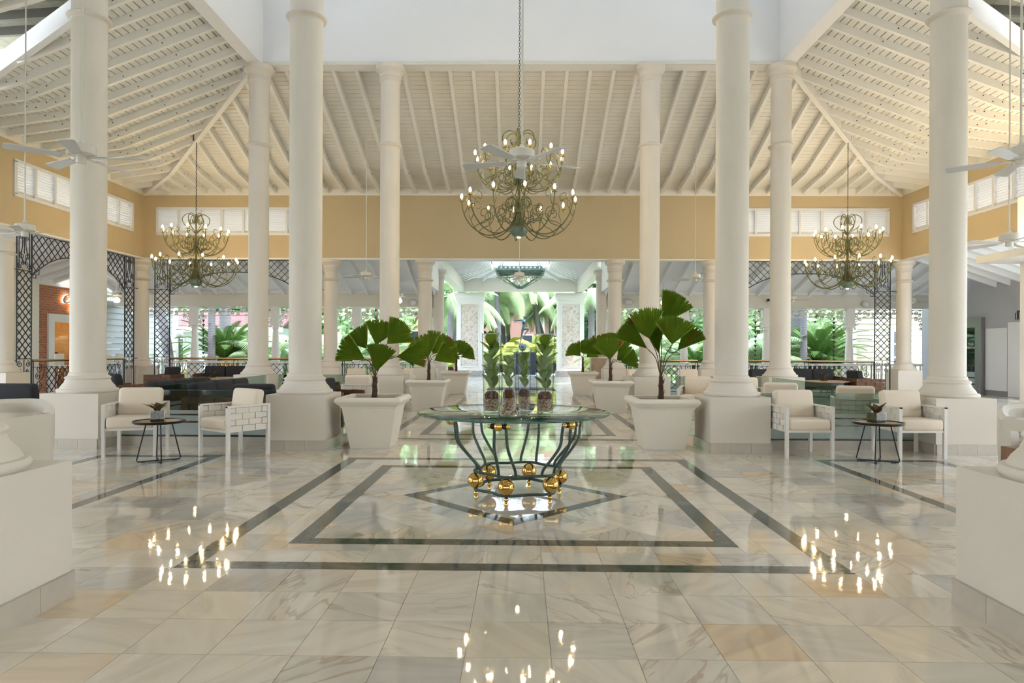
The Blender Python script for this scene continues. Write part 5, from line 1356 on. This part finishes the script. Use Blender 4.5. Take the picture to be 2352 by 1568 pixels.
# ================================================================ CHANDELIERS
def xz(pts): return [(p[0], 0, p[1]) for p in pts]
def make_chandelier(label, loc, rz, chain_top):
    t = thing('chandelier', label, 'chandelier', loc, rz, 'two tier wrought iron chandeliers')
    MB().lathe([(.001, .0), (.05, .003), (.11, .03), (.15, .08), (.167, .15), (.160, .165), (.001, .165)], 28, cap=False).build('bowl', M['chandbowl'], t)
    MB().lathe([(.001, -.012), (.026, -.012), (.03, 0), (.001, .004)], 14, cap=False).build('downlight', M['bulb'], t)
    MB().lathe([(.14, .165), (.09, .26), (.06, .36), (.05, .44), (.026, .50), (.022, 1.85), (.001, 1.87)], 20, cap=False).build('stem', M['chand'], t)
    cl = MB()
    for z, r_ in ((.45, .078), (1.02, .055), (1.40, .035)): cl.lathe([(r_ - .01, z - .025), (r_, z - .025), (r_, z + .025), (r_ - .01, z + .025)], 20, cap=False)
    stuff(cl.build('collars', M['chand'], t))
    la = MB(); la.tube(bez(xz([(.055, .58), (.062, .45), (.10, .30), (.19, .16), (.36, .055), (.56, .03), (.76, .12), (.90, .27), (.97, .42), (1.0, .60)]), 6), .0105, 6)
    la.tube(bez(xz([(.055, .58), (.075, .66), (.15, .70), (.22, .64), (.22, .55), (.16, .52), (.13, .57)]), 5), .008, 5)
    la.tube(bez(xz([(.14, .21), (.24, .30), (.34, .30), (.42, .40), (.38, .52), (.28, .52), (.25, .43), (.31, .39)]), 5), .008, 5)
    la.tube(bez(xz([(.80, .155), (.70, .22), (.58, .26), (.50, .36), (.55, .48), (.65, .47), (.66, .38), (.60, .36)]), 5), .008, 5)
    la.tube(bez(xz([(.96, .38), (.90, .50), (.91, .62), (.85, .70), (.77, .66), (.78, .58), (.84, .58)]), 5), .008, 5)
    lam = meshof(la, 'arm', M['chand'])
    ua = MB(); ua.tube(bez(xz([(.045, 1.10), (.05, 1.02), (.10, .92), (.22, .83), (.38, .82), (.55, .90), (.68, 1.03), (.75, 1.18), (.78, 1.34)]), 6), .0105, 6)
    ua.tube(bez(xz([(.045, 1.10), (.07, 1.22), (.16, 1.27), (.25, 1.20), (.24, 1.10), (.17, 1.08), (.16, 1.15)]), 5), .008, 5)
    ua.tube(bez(xz([(.12, .90), (.22, .97), (.30, .96), (.37, 1.05), (.33, 1.15), (.25, 1.14), (.24, 1.06)]), 5), .008, 5)
    ua.tube(bez(xz([(.62, .96), (.52, 1.03), (.44, 1.07), (.42, 1.18), (.50, 1.24), (.56, 1.17), (.51, 1.12)]), 5), .008, 5)
    ua.tube(bez(xz([(.73, 1.13), (.68, 1.24), (.69, 1.36), (.62, 1.43), (.55, 1.38), (.58, 1.31), (.62, 1.33)]), 5), .008, 5)
    uam = meshof(ua, 'arm', M['chand'])
    cup = meshof(MB().lathe([(.001, 0), (.015, 0), (.042, .008), (.045, .014), (.016, .012), (.016, .055), (.001, .055)], 12, cap=False), 'candle_cup', M['candle'])
    bul = meshof(MB().lathe([(.001, 0), (.013, .002), (.022, .025), (.024, .04), (.018, .062), (.007, .08), (.001, .086)], 12, cap=False), 'bulb', M['bulb'])
    for (me, n, r_, z, off) in ((lam, 12, 1.0, .60, 0), (uam, 12, .78, 1.34, .13)):
        for k in range(n):
            a = 2 * math.pi * k / n + off
            o = inst(me, 'arm', t, (0, 0, 0), (0, 0, a)); inst(cup, 'candle_cup', o, (r_, 0, z)); inst(bul, 'bulb', o, (r_, 0, z + .055))
    tl_ = MB(); tl_.tube(bez(xz([(.03, 1.36), (.10, 1.44), (.22, 1.52), (.31, 1.64), (.30, 1.76), (.20, 1.84), (.09, 1.82), (.05, 1.72), (.08, 1.62), (.15, 1.62), (.16, 1.70)]), 5), .010, 6)
    tm = meshof(tl_, 'top_scroll', M['chand'])
    for k in range(6): inst(tm, 'top_scroll', t, (0, 0, 0), (0, 0, k * math.pi / 3 + .3))
    ch = MB(); z = 1.85; k = 0; L = chain_top - loc[2]
    while z < L:
        h = .05; pts = []
        for i in range(8):
            q = i * math.pi / 4; pts.append((.014 * math.cos(q), 0, z + h / 2 + h * .62 * math.sin(q)) if k % 2 else (0, .014 * math.cos(q), z + h / 2 + h * .62 * math.sin(q)))
        ch.tube(pts, .0045, 4, closed=True); z += h; k += 1
    stuff(ch.build('chain', M['iron'], t)); return t
make_chandelier('largest looking chandelier, hanging over the aisle behind the centre fan', (.0, 11.6, 3.27), .1, 11.25)
hipz = lambda X: zr((abs(X) - XI) / DX)
XCH = 8.27
for s, lb in ((-1, 'chandelier hanging from the left hip beam in front of louvres'), (1, 'chandelier hanging from the right hip beam in front of louvres')):
    Yh = YI + DY * (XCH - XI) / DX
    c_ = make_chandelier(lb, (s * XCH, Yh, 2.88), .2 + s * .12, hipz(XCH) - .05)
    MB().box((0, 0, hipz(XCH) - 2.88), (.16, .05, .05)).box((s * .07, 0, hipz(XCH) - 2.78), (.03, .05, .22)).build('hanger_bracket', M['verdigris'], c_)

# ================================================================ CEILING FANS
def make_fan(label, loc, rz, rod, R0=.66, light=False, group='white ceiling fans'):
    t = thing('ceiling_fan', label, 'ceiling fan', loc, rz, group)
    MB().tube([(0, 0, .09), (0, 0, rod)], .011, 8).build('downrod', M['fanwhite'], t)
    MB().lathe([(.001, .14), (.02, .14), (.035, .10), (.11, .085), (.135, .07), (.138, -.01), (.125, -.025), (.07, -.04), (.001, -.04)], 32, cap=False).build('motor_housing', M['fanwhite'], t)
    MB().lathe([(.05, -.035), (.052, -.09), (.045, -.105), (.001, -.11)], 20, cap=False).build('switch_cup', M['fanwhite'], t)
    bl = MB()
    q = [(.17, -.045), (R0 - .03, -.068), (R0, -.05), (R0, .05), (R0 - .03, .068), (.17, .045)]
    tw = lambda y: y * .20
    bl.add([(x, y, -.052 + tw(y)) for x, y in q] + [(x, y, -.044 + tw(y)) for x, y in q], [tuple(range(6))[::-1], tuple(range(6, 12))] + [(i, (i + 1) % 6, 6 + (i + 1) % 6, 6 + i) for i in range(6)])
    blm = meshof(bl, 'blade', M['blade']); br = meshof(MB().bar((.09, 0, -.04), (.19, 0, -.05), .04, .008).box((.215, 0, -.042), (.09, .07, .007)), 'blade_bracket', M['fanwhite'])
    for k in range(5):
        b = inst(blm, 'blade', t, (0, 0, 0), (0, 0, k * 2 * math.pi / 5)); inst(br, 'blade_bracket', b)
    if light: MB().lathe([(.001, -.26), (.06, -.25), (.10, -.19), (.075, -.12), (.04, -.105), (.001, -.105)], 20, cap=False).build('light_bowl', M['lampglass'], t)
    else: MB().tube([(.03, 0, -.1), (.03, 0, -.24)], .002, 4).build('pull_chain', M['fanwhite'], t)
    return t
def fan_at(px, py, Y, top, rz, lb, light=False, R0=.66):
    P = at(px, py, Y); return make_fan(lb, P, R(rz), top - P.z, R0, light)
def zceil_side(x):
    return zr((abs(x) - XI) / DX)
fan_at(1199, 362, 7.0, 11.25, 20, 'white ceiling fan in front of the centre chandelier')
fan_at(187, 352, 6.9, 8.0, 5, 'white ceiling fan over the left outer column')
fan_at(2345, 358, 7.0, 8.0, 70, 'white ceiling fan cut by the right edge')
pq = at(57, 527, 10.0); fan_at(57, 527, 10.0, zceil_side(pq.x) + .05, 8, 'white ceiling fan before the left lattice screen')
pq = at(2318, 550, 10.0); fan_at(2318, 550, 10.0, zceil_side(pq.x) + .05, 40, 'white ceiling fan before the right louvred window')
fan_at(841, 632, 16.7, 6.68, 36, 'white ceiling fan hanging left of the aisle under the back slope', R0=.60)
fan_at(1597, 637, 16.7, 6.68, 0, 'white ceiling fan hanging right of the aisle under the back slope', R0=.60)
fan_at(1193, 633, 17.2, 6.5, 36, 'white ceiling fan overlapping the green porch lantern', R0=.60)
for px, py, Y, rz, lb in ((917, 678, 21.6, 10, 'porch fan with lit bowl behind the left back column'), (1524, 682, 21.6, 5, 'porch fan with lit bowl behind the front right palm'), (1822, 686, 21.6, 20, 'porch fan right of the right back column'), (268, 676, 20.4, 10, 'porch fan with lit bowl by the left corner column'), (2095, 690, 21.4, 15, 'porch fan beside the right corner column')):
    fan_at(px, py, Y, 3.55 if Y > 21 else 3.85, rz, lb, px < 1700, .55)
# speakers and dome cameras on the porch beams
for px, py, lb in ((948, 694, 'oval white speaker on the porch beam left of the aisle'), (1444, 693, 'oval white speaker on the porch beam right of the aisle'), (1990, 698, 'oval white speaker on the porch beam at the right lattice strip')):
    P = at(px, py, 22.6); t = thing('wall_speaker', lb, 'speaker', P, 0, 'oval porch speakers')
    MB().ball((0, 0, 0), .13, 20, 12, .75).build('body', M['spk'], t); MB().b2(-.02, .02, .0, .15, .05, .12).build('bracket', M['spk'], t)
P = at(1765, 689, 22.6); t = thing('security_camera', 'small black dome camera on the right porch beam', 'camera', P)
MB().ball((0, 0, 0), .05, 14, 10).build('dome', M['black'], t); MB().tube([(0, .02, .01), (.02, .15, .02)], .03, 10).build('mount', M['black'], t)
# ================================================================ GARDEN
gr = MB(); gr.b2(-70, 70, 23.2, 130, -.5, -.26); gr.b2(-70, -14.4, -30, 23.2, -.5, -.26); gr.b2(14.4, 70, -30, 23.2, -.5, -.26); gr.b2(-14.4, 14.4, -30, -2.5, -.5, -.06)
struct(gr.build('ground', M['grass']))
struct(MB().b2(-7, 7, 34.0, 41.0, -.4, -.05).build('ground_paving', M['ground'])); struct(MB().b2(-30, 30, -25, -2.5, -.4, -.02).build('ground_forecourt', M['ground']))
struct(MB().b2(-40, -3.7, 23.3, 25.0, -.4, -.23).build('ground_bounce_path_left', M['ground'])); struct(MB().b2(3.7, 40, 23.3, 25.0, -.4, -.23).build('ground_bounce_path_right', M['ground']))  # paths, courts and aprons: pale ground added to bounce sun onto porch ceilings
struct(MB().b2(-40, -3.7, 27.6, 34.0, -.4, -.24).build('ground_bounce_court_left', M['ground'])); struct(MB().b2(3.7, 40, 27.6, 34.0, -.4, -.24).build('ground_bounce_court_right', M['ground']))
struct(MB().b2(-30, -14.4, -20, 23.2, -.4, -.24).build('ground_bounce_apron_left', M['ground'])); struct(MB().b2(14.4, 30, -20, 23.2, -.4, -.24).build('ground_bounce_apron_right', M['ground']))  # side aprons added as pale reflectors for the porch ceilings
def frond_mesh(L, n, rise, droop, ll, wd, hang, material, name):
    m = MB(); P = lambda s: Vector((L * (s - .12 * s * s), 0, rise * s - droop * s * s))
    m.tube([P(i / 8) for i in range(9)], [.022 * (1 - .8 * i / 8) for i in range(9)], 4)
    for i in range(n):
        s = .12 + .88 * i / n; p = P(s); l = ll * math.sin(math.pi * min(1, .18 + s * .80)) ** .7
        tg = (P(min(1, s + .02)) - P(s - .02)).normalized()
        for f in (-1, 1):
            d = (Vector((.45, f * 1.0, 0)) + tg * .3).normalized()
            a = p + d * l * .5 + Vector((0, 0, -hang * l * .12)); b = p + d * l * (1 - .25 * hang) + Vector((0, 0, -hang * l * .75)); u = tg * wd
            m.add([p - u * .5, p + u * .5, a + u * .6, a - u * .6, b], [(0, 1, 2, 3), (3, 2, 4)])
    return meshof(m, name, material)
FR = {'coco': frond_mesh(2.7, 34, .9, 2.1, .75, .055, 1.0, M['frondpale'], 'frond'), 'royal': frond_mesh(2.4, 30, 1.0, 1.9, .65, .05, .9, M['frond'], 'frond'),
      'areca': frond_mesh(1.3, 20, 1.3, 1.1, .38, .04, .5, M['frond2'], 'frond'), 'cycad': frond_mesh(1.15, 48, .75, .65, .17, .013, .1, M['cycad'], 'frond'), 'gold': frond_mesh(1.0, 40, .5, .95, .16, .020, .4, M['cycadgold'], 'frond'),
      'bamboo': frond_mesh(1.9, 30, 2.0, 1.9, .42, .04, .9, M['bushl'], 'frond')}
def palm(label, x, Y, h, r_, kind, n=13, lean=(0, 0), fs=1.0, z0=-.26, group='garden palms', name='palm_tree'):
    t = thing(name, label, 'palm tree', (x, Y, z0), 0, group); rnd = random.Random(int(x * 31 + Y * 7))
    top = Vector((lean[0], lean[1], h))
    MB().tube(bez([(0, 0, 0), (lean[0] * .35, lean[1] * .35, h * .5), top], 8), [r_ * (1.15 - .3 * i / 16) for i in range(17)], 12).build('trunk', M['trunk'], t)
    for k in range(n):
        a = k * 2.399 + rnd.uniform(-.2, .2); tilt = rnd.uniform(-35, 42)
        inst(FR[kind], 'frond', t, top, (0, R(-tilt * (1 if k % 2 else .4)), a), (fs * rnd.uniform(.85, 1.1),) * 3)
    return t
def clump(label, x, Y, kind, n, fs, z0=-.26, lo=35, hi=80, group='garden shrubs', name='areca_clump', cat='shrub', gold=0):
    t = thing(name, label, cat, (x, Y, z0), 0, group); rnd = random.Random(int(x * 17 + Y * 3))
    MB().lathe([(.16 * fs, 0), (.20 * fs, .2 * fs), (.12 * fs, .42 * fs), (.001, .46 * fs)], 10, cap=False).build('stem', M['bark'], t)
    for k in range(n):
        a = k * 2.399; e = lo + (hi - lo) * (k / n) ** .8 - 45
        inst(FR['gold'] if k < gold else FR[kind], 'frond', t, (0, 0, .38 * fs), (0, R(-e), a if k >= gold else R(-70 + 30 * k)), (fs * rnd.uniform(.85, 1.1),) * 3)
    return t
def crown_mesh(n, seed, sz, material):
    rnd = random.Random(seed); m = MB()
    for k in range(n):
        d = Vector((rnd.gauss(0, 1), rnd.gauss(0, 1), rnd.gauss(0, 1))).normalized() * rnd.uniform(.55, 1.0) ** .5
        p = Vector((d.x, d.y, d.z * .95 + 1.0)); u = Vector((rnd.gauss(0, 1), rnd.gauss(0, 1), rnd.gauss(0, .6))).normalized() * sz; v = u.orthogonal().normalized() * sz * .5
        m.add([p - u, p + v, p + u, p - v], [(0, 1, 2, 3)])
    return meshof(m, 'foliage', material)
CRD = [crown_mesh(1500, 1, .085, M['bushd']), crown_mesh(1500, 2, .085, M['bushl'])]
def tree(label, x, Y, w_, h, kind, z0=-.26, group='background trees'):
    t = thing('leafy_tree', label, 'tree', (x, Y, z0), 0, group)
    MB().tube([(0, 0, 0), (.1, 0, h * .6)], [.16, .08], 8).build('trunk', M['bark'], t)
    o = inst(CRD[kind], 'foliage', t, (0, 0, h * .06), None, (w_, w_ * .8, h * .47)); o['kind'] = 'stuff'; return t
ORD = ['first', 'second', 'third', 'fourth', 'fifth', 'sixth', 'seventh', 'eighth', 'ninth', 'tenth', 'eleventh', 'twelfth']
def rank(px, allpx): return ORD[sorted(allpx).index(px)]
def gx(px, Y): return at(px, 803, Y).x
# ---- middle: statue, fountain, pink building
SX = gx(1200, 36.0)
t = thing('bronze_statue', 'bronze dancing woman statue balanced on a ball beyond the porch', 'statue', (SX, 36.0, -.05))
MB().box((.12, 0, .60), (1.2, .8, 1.24)).build('pedestal', M['bluemat'], t)
MB().ball((0, 0, 1.50), .21, 28, 18).build('ball', M['bronze'], t); MB().tube([(0, 0, 1.2), (0, 0, 1.4)], .03, 8).build('support', M['bronze'], t)
def figure(parent, base):
    me = bpy.data.meshes.new('figure')
    J = {'foot': (-.09, -.02, 0.03, .028), 'ankle': (-.10, 0, .08, .026), 'knee': (-.05, 0, .42, .045), 'hipL': (0, 0, .74, .075), 'pel': (.03, 0, .80, .10), 'hipR': (.08, -.03, .77, .08), 'kneeR': (.36, -.06, .80, .052), 'ankR': (.13, -.05, .50, .028), 'toeR': (.12, -.05, .40, .020),
         'waist': (.06, 0, .97, .075), 'chest': (.07, 0, 1.16, .10), 'bust': (.10, -.04, 1.12, .085), 'neck': (.08, 0, 1.33, .036), 'head': (.10, 0, 1.44, .062), 'crown': (.08, .01, 1.52, .055),
         'shL': (-.06, 0, 1.27, .048), 'elL': (-.30, -.02, 1.24, .032), 'wrL': (-.52, -.03, 1.26, .024), 'haL': (-.60, -.03, 1.28, .022), 'shR': (.20, 0, 1.28, .046), 'elR': (.38, -.02, 1.42, .032), 'wrR': (.54, -.02, 1.62, .022), 'haR': (.60, -.02, 1.70, .018)}
    E = [('pel', 'hipL'), ('hipL', 'knee'), ('knee', 'ankle'), ('ankle', 'foot'), ('pel', 'hipR'), ('hipR', 'kneeR'), ('kneeR', 'ankR'), ('ankR', 'toeR'), ('pel', 'waist'), ('waist', 'chest'), ('chest', 'bust'), ('chest', 'neck'), ('neck', 'head'), ('head', 'crown'), ('chest', 'shL'), ('shL', 'elL'), ('elL', 'wrL'), ('wrL', 'haL'), ('chest', 'shR'), ('shR', 'elR'), ('elR', 'wrR'), ('wrR', 'haR')]
    ks_ = list(J); me.from_pydata([J[k][:3] for k in ks_], [(ks_.index(a), ks_.index(b)) for a, b in E], []); me.materials.append(M['bronze'])
    o = inst(me, 'figure', parent, base); md = o.modifiers.new('skin', 'SKIN')
    if not me.skin_vertices: 
        bpy.context.view_layer.objects.active = o
    for i, k in enumerate(ks_):
        sv = me.skin_vertices[0].data[i]; sv.radius = (J[k][3], J[k][3]); sv.use_root = (k == 'pel')
    md.use_smooth_shade = True; sb = o.modifiers.new('smooth', 'SUBSURF'); sb.levels = 2; sb.render_levels = 2
    return o
figure(t, (.0, 0, 1.70))
bx_ = thing('fountain_wall', 'low pink garden wall with white rocks behind the statue', 'wall', (0, 41.2, -.1))
MB().b2(-4.5, 4.5, -.2, .2, 0, 1.15).build('wall', M['pink'], bx_)
rnd = random.Random(3)
for k in range(26):
    x = rnd.uniform(-3.6, 3.6); r_ = rnd.uniform(.12, .30)
    MB().rbox((x, rnd.uniform(-.1, .3), 1.15 + r_ * .6), (r_ * 2.2, r_ * 1.6, r_ * 1.5), r_ * .4, 2).build('rock', M['rock'], bx_)
hb = thing('pink_building', 'pink stucco hotel building behind the coconut palms', 'building', (0, 60, -.3))
MB().b2(-22, 22, 0, 8, 0, 9).build('wall', M['pink'], hb)
for i, x in enumerate((-9.5, -6.6, -3.9, -1.6, .6, 3.0, 5.6, 8.4)):
    for z in (.9, 4.2):
        w_ = MB().b2(x - .55, x + .55, -.06, .02, z, z + 2.1).build('window', M['winwhite'], hb); MB().b2(x - .45, x + .45, -.08, -.05, z + .1, z + 2.0).build('pane', M['pane'], w_)
for x in (-5.2, 1.9, 7.0): MB().b2(x - .25, x + .25, -.25, .0, 0, 9).build('pilaster', M['winwhite'], hb)
for px, Y, h, r_, kind, lean, fs, lb in ((1133, 46, 5.0, .15, 'coco', (-.3, 0), 1.25, 'coconut palm leftmost behind the left stone pillar edge'), (1146, 43, 6.6, .19, 'coco', (-.2, 0), 1.3, 'pale green stemmed coconut palm left of the statue'), (1158, 50, 5.4, .16, 'coco', (-.2, 0), 1.3, 'coconut palm just left of the statue, further back'),
                                         (1172, 52, 5.2, .15, 'coco', (-.4, 0), 1.2, 'thin coconut palm behind the statue'), (1243, 46, 5.3, .18, 'coco', (-.5, 0), 1.25, 'coconut palm right of the statue'), (1262, 50, 5.6, .17, 'coco', (-1.6, 0), 1.3, 'leaning coconut palm right of the statue'),
                                         (1270, 47, 5.4, .16, 'coco', (-.3, 0), 1.25, 'coconut palm beside the right stone pillar edge'), (1284, 51, 5.2, .15, 'royal', (-.3, 0), 1.2, 'darker palm partly behind the right stone pillar'),
                                         (1030, 38, 4.6, .18, 'coco', (.2, 0), 1.2, 'palm left of the left stone pillar'), (1040, 42, 4.4, .17, 'coco', (.3, 0), 1.2, 'second palm left of the left stone pillar'), (1358, 39, 4.8, .20, 'coco', (0, 0), 1.2, 'palm right of the right stone pillar')):
    palm(lb, gx(px, Y), Y, h, r_, kind, 14, lean, fs)
k = 0
for px, Y, fs in (L_ := ((1135, 39.5, 1.3), (1160, 40, 1.5), (1185, 40.2, 1.2), (1215, 40.2, 1.3), (1243, 39.6, 1.7), (1268, 39.5, 1.5), (1285, 38, 1.4), (1122, 38, 1.3), (1034, 33.5, 1.2), (1358, 33.2, 1.2), (1228, 43.5, 1.8), (1170, 44, 1.6))):
    k += 1
    clump('yellow green areca shrub, %s from the left, in the planting beyond the porch' % rank(px, [q[0] for q in L_]), gx(px, Y), Y, 'areca', 12, fs, lo=30, hi=85, group='areca shrubs beyond the porch', z0=-.1 if Y < 41 else .1)
# ---- left garden
palm('leaning grey palm trunk behind the left lattice strip', gx(397, 25.6), 25.6, 4.6, .17, 'royal', 11, (-1.1, .2), 1.0)
palm('straight grey palm trunk in front of the left cycad', gx(486, 25.2), 25.2, 5.2, .13, 'royal', 11, (0, 0), 1.0)
palm('thick tapering palm trunk behind the left cycad', gx(520, 29.5), 29.5, 6.0, .24, 'royal', 12, (-.2, 0), 1.2)
clump('big cycad with one golden frond beyond the left railing', gx(517, 26.3), 26.3, 'cycad', 40, 2.1, z0=.05, lo=30, hi=92, name='cycad', cat='cycad', gold=5)
clump('blue green cycad beside the lamp post at the left', gx(402, 28), 28, 'cycad', 22, 1.2, z0=.3, lo=25, hi=85, name='cycad', cat='cycad')
lp = thing('lamp_post', 'garden lamp post with white globe seen left of the porch post', 'lamp post', (gx(411, 26.6), 26.6, -.26))
MB().tube([(0, 0, 0), (0, 0, 2.0)], .035, 10).build('post', M['steel'], lp); MB().ball((0, 0, 2.13), .17, 18, 12).build('globe', M['spk'], lp)
h1 = thing('red_roof_house', 'pale house with faded red roof and white windows at the left', 'house', (gx(480, 38), 38, -.26))
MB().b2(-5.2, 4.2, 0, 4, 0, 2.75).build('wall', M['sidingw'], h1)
MB().hexa([(-5.6, -.9, 2.75), (4.6, -.9, 2.75), (4.6, 1.6, 3.5), (-5.6, 1.6, 3.5)], [(-5.6, -.9, 2.85), (4.6, -.9, 2.85), (4.6, 1.6, 3.75), (-5.6, 1.6, 3.75)]).build('roof', M['roofred'], h1)
MB().b2(-5.6, 4.6, -.95, -.88, 2.5, 2.78).build('fascia', M['white2'], h1)
MB().b2(-3.0, -2.8, -.1, 0, 0, 2.5).build('yellow_post', mat('yellow_paint', (.75, .62, .10), .6), h1)
for x in (-4.2, -1.9, .2, 2.4):
    w_ = MB().b2(x - .5, x + .5, -.06, .02, .7, 2.15).build('window', M['winwhite'], h1)
    for i in range(2):
        for j in range(3): MB().b2(x - .44 + i * .46, x - .04 + i * .46, -.075, -.05, .77 + j * .46, 1.17 + j * .46).build('pane', M['pane'], w_)
h3 = thing('white_clapboard_house', 'white clapboard house wall behind the left lattice strip', 'house', (gx(362, 27), 27.2, -.26))
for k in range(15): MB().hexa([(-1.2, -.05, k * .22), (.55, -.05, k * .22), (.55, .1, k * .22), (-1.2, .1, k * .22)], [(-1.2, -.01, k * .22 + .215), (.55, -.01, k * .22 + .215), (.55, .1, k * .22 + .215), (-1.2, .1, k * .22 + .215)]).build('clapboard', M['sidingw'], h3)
MB().b2(.55, .7, -.08, .1, 0, 3.3).build('corner_board', M['white2'], h3)
for i, (px, Y, fs) in enumerate(L_ := ((612, 26.5, 1.3), (640, 28, 1.5), (655, 26, 1.2), (590, 31, 1.5), (765, 26.4, 1.3), (790, 29, 1.5), (805, 26, 1.1), (852, 27, 1.3))):
    clump('feathery light green bamboo palm, %s from the left, beyond the left porch' % rank(px, [q[0] for q in L_]), gx(px, Y), Y, 'bamboo', 15, fs, lo=40, hi=85, group='bamboo palms left', name='bamboo_palm')
clump('low dark cycad behind the front left palm', gx(792, 25), 25.0, 'cycad', 24, 1.4, z0=.1, lo=22, hi=86, name='cycad', cat='cycad')
h2 = thing('yellow_building', 'yellow stucco building seen behind the left back column', 'building', (gx(930, 46), 46, -.26))
MB().b2(-2.2, 1.8, 0, 4, 0, 3.6).build('wall', M['yellow'], h2); MB().b2(-2.4, 2.0, -.2, 4, 3.6, 4.0).build('roof', M['roofred'], h2)
w_ = MB().b2(.4, 1.2, -.06, .02, 1.5, 2.9).build('window', M['winwhite'], h2); MB().b2(.5, 1.1, -.08, -.05, 1.6, 2.8).build('pane', M['pane'], w_)
# ---- right garden
palm('wide pale palm trunk behind the right back column', gx(1828, 28), 28, 6, .26, 'royal', 12, (0, 0), 1.2)
palm('purple grey palm trunk in front of the right cycad', gx(1846, 25.2), 25.2, 5.4, .12, 'royal', 11, (0, 0), 1.0)
palm('pale palm trunk right of the right cycad', gx(1962, 27), 27, 4.8, .13, 'royal', 11, (0, 0), 1.0)
clump('big dark cycad beyond the right railing', gx(1880, 26.3), 26.3, 'cycad', 40, 2.1, z0=.05, lo=32, hi=92, name='cycad', cat='cycad')
clump('dark cycad behind the front right palm', gx(1600, 25.6), 25.6, 'cycad', 26, 1.5, z0=.1, lo=22, hi=86, name='cycad', cat='cycad')
h4 = thing('yellow_siding_house', 'pale yellow clapboard house behind the right lattice strip', 'house', (gx(1962, 26.2), 26.2, -.26))
for k in range(17): MB().hexa([(0, -.05, k * .22), (4.5, -.05, k * .22), (4.5, .1, k * .22), (0, .1, k * .22)], [(0, -.01, k * .22 + .215), (4.5, -.01, k * .22 + .215), (4.5, .1, k * .22 + .215), (0, .1, k * .22 + .215)]).build('clapboard', M['siding'], h4)
MB().b2(-.1, .05, -.08, .1, 0, 3.75).build('corner_board', M['white2'], h4)
w_ = MB().b2(1.35, 2.0, -.1, .0, .75, 2.55).build('window', M['winwhite'], h4)
for j in range(3): MB().b2(1.5, 1.85, -.115, -.09, .85 + j * .52, 1.30 + j * .52).build('pane', M['pane'], w_)
for i, (px, Y, fs) in enumerate(L_ := ((1738, 27, 1.5), (1755, 30, 1.8), (1775, 27, 1.4), (1905, 29, 1.6), (1925, 28, 1.4), (1440, 27, 1.3), (1462, 30, 1.5), (1575, 29, 1.6), (1620, 28, 1.4))):
    clump('feathery light green bamboo palm, %s from the left, beyond the right porch' % rank(px, [q[0] for q in L_]), gx(px, Y), Y, 'bamboo', 15, fs, lo=40, hi=85, group='bamboo palms right', name='bamboo_palm')
for i, px in enumerate(L_ := (1372, 1395, 1440, 1462, 1850, 1900)):
    clump('low yellow green shrub, %s from the left, along the right porch edge' % rank(px, L_), gx(px, 24.6), 24.6, 'areca', 10, .75, lo=30, hi=80, group='low shrubs on the right')
for i, px in enumerate(L_ := (445, 600, 770, 830, 955)):
    clump('low yellow green shrub, %s from the left, along the left porch edge' % rank(px, L_), gx(px, 24.6), 24.6, 'areca', 10, .65, lo=30, hi=80, group='low shrubs on the left')
# background trees
for px, Y, w_, h, kind in (L_ := ((1362, 46, 2.6, 9, 0), (1400, 50, 3.4, 10, 0), (1450, 44, 2.6, 8, 0), (1500, 52, 4, 9, 1), (1560, 48, 4, 8, 1), (1620, 45, 3.4, 8, 1), (1690, 46, 4, 9, 1), (1740, 42, 3.5, 8, 1), (1800, 47, 4, 8.5, 1), (1870, 44, 3.6, 7.5, 1), (1930, 48, 4, 9, 1))):
    tree('leafy %s green tree, %s from the left, in the background right of the porch' % ('dark' if kind == 0 else 'light', rank(px, [q[0] for q in L_])), gx(px, Y), Y, w_, h, kind, group='%s background trees on the right' % ('dark' if kind == 0 else 'light'))
for px, Y, w_, h, kind in (L_ := ((1030, 50, 3, 8, 0), (985, 48, 3.0, 8, 1), (900, 50, 3, 8, 1), (860, 40, 2.4, 7, 1), (800, 42, 3.4, 8, 1), (740, 46, 4, 9, 0), (690, 42, 3.5, 8, 1), (630, 44, 4, 9, 0), (560, 52, 4, 7, 1), (450, 54, 5, 8, 1), (380, 50, 5, 8, 1))):
    tree('leafy %s green tree, %s from the left, in the background left of the porch' % ('dark' if kind == 0 else 'light', rank(px, [q[0] for q in L_])), gx(px, Y), Y, w_, h, kind, group='%s background trees on the left' % ('dark' if kind == 0 else 'light'))
# rain chains
for px, lb in ((467, 'dark rain chain of cups hanging beside the left cycad'), (1735, 'dark rain chain of cups hanging right of the right middle column'), (1915, 'dark rain chain of cups hanging before the right cycad')):
    P = pl(px, 23.5); t = thing('rain_chain', lb, 'rain chain', (P.x, 23.5, 0), 0, 'rain chains at the porch edge')
    MB().tube([(0, 0, -.2), (0, 0, 3.0)], .006, 5).build('chain', M['chain'], t)
    cu = meshof(MB().lathe([(.012, 0), (.035, .05), (.062, .085), (.055, .085), (.010, .01)], 10, cap=False), 'cup', M['chain'])
    for k in range(17): inst(cu, 'cup', t, (0, 0, .1 + k * .165))
struct(MB().b2(-14.2, -3.2, 23.35, 23.65, 2.98, 3.06).build('trim_18', M['white2'])); struct(MB().b2(3.2, 14.2, 23.35, 23.65, 2.98, 3.06).build('trim_19', M['white2']))
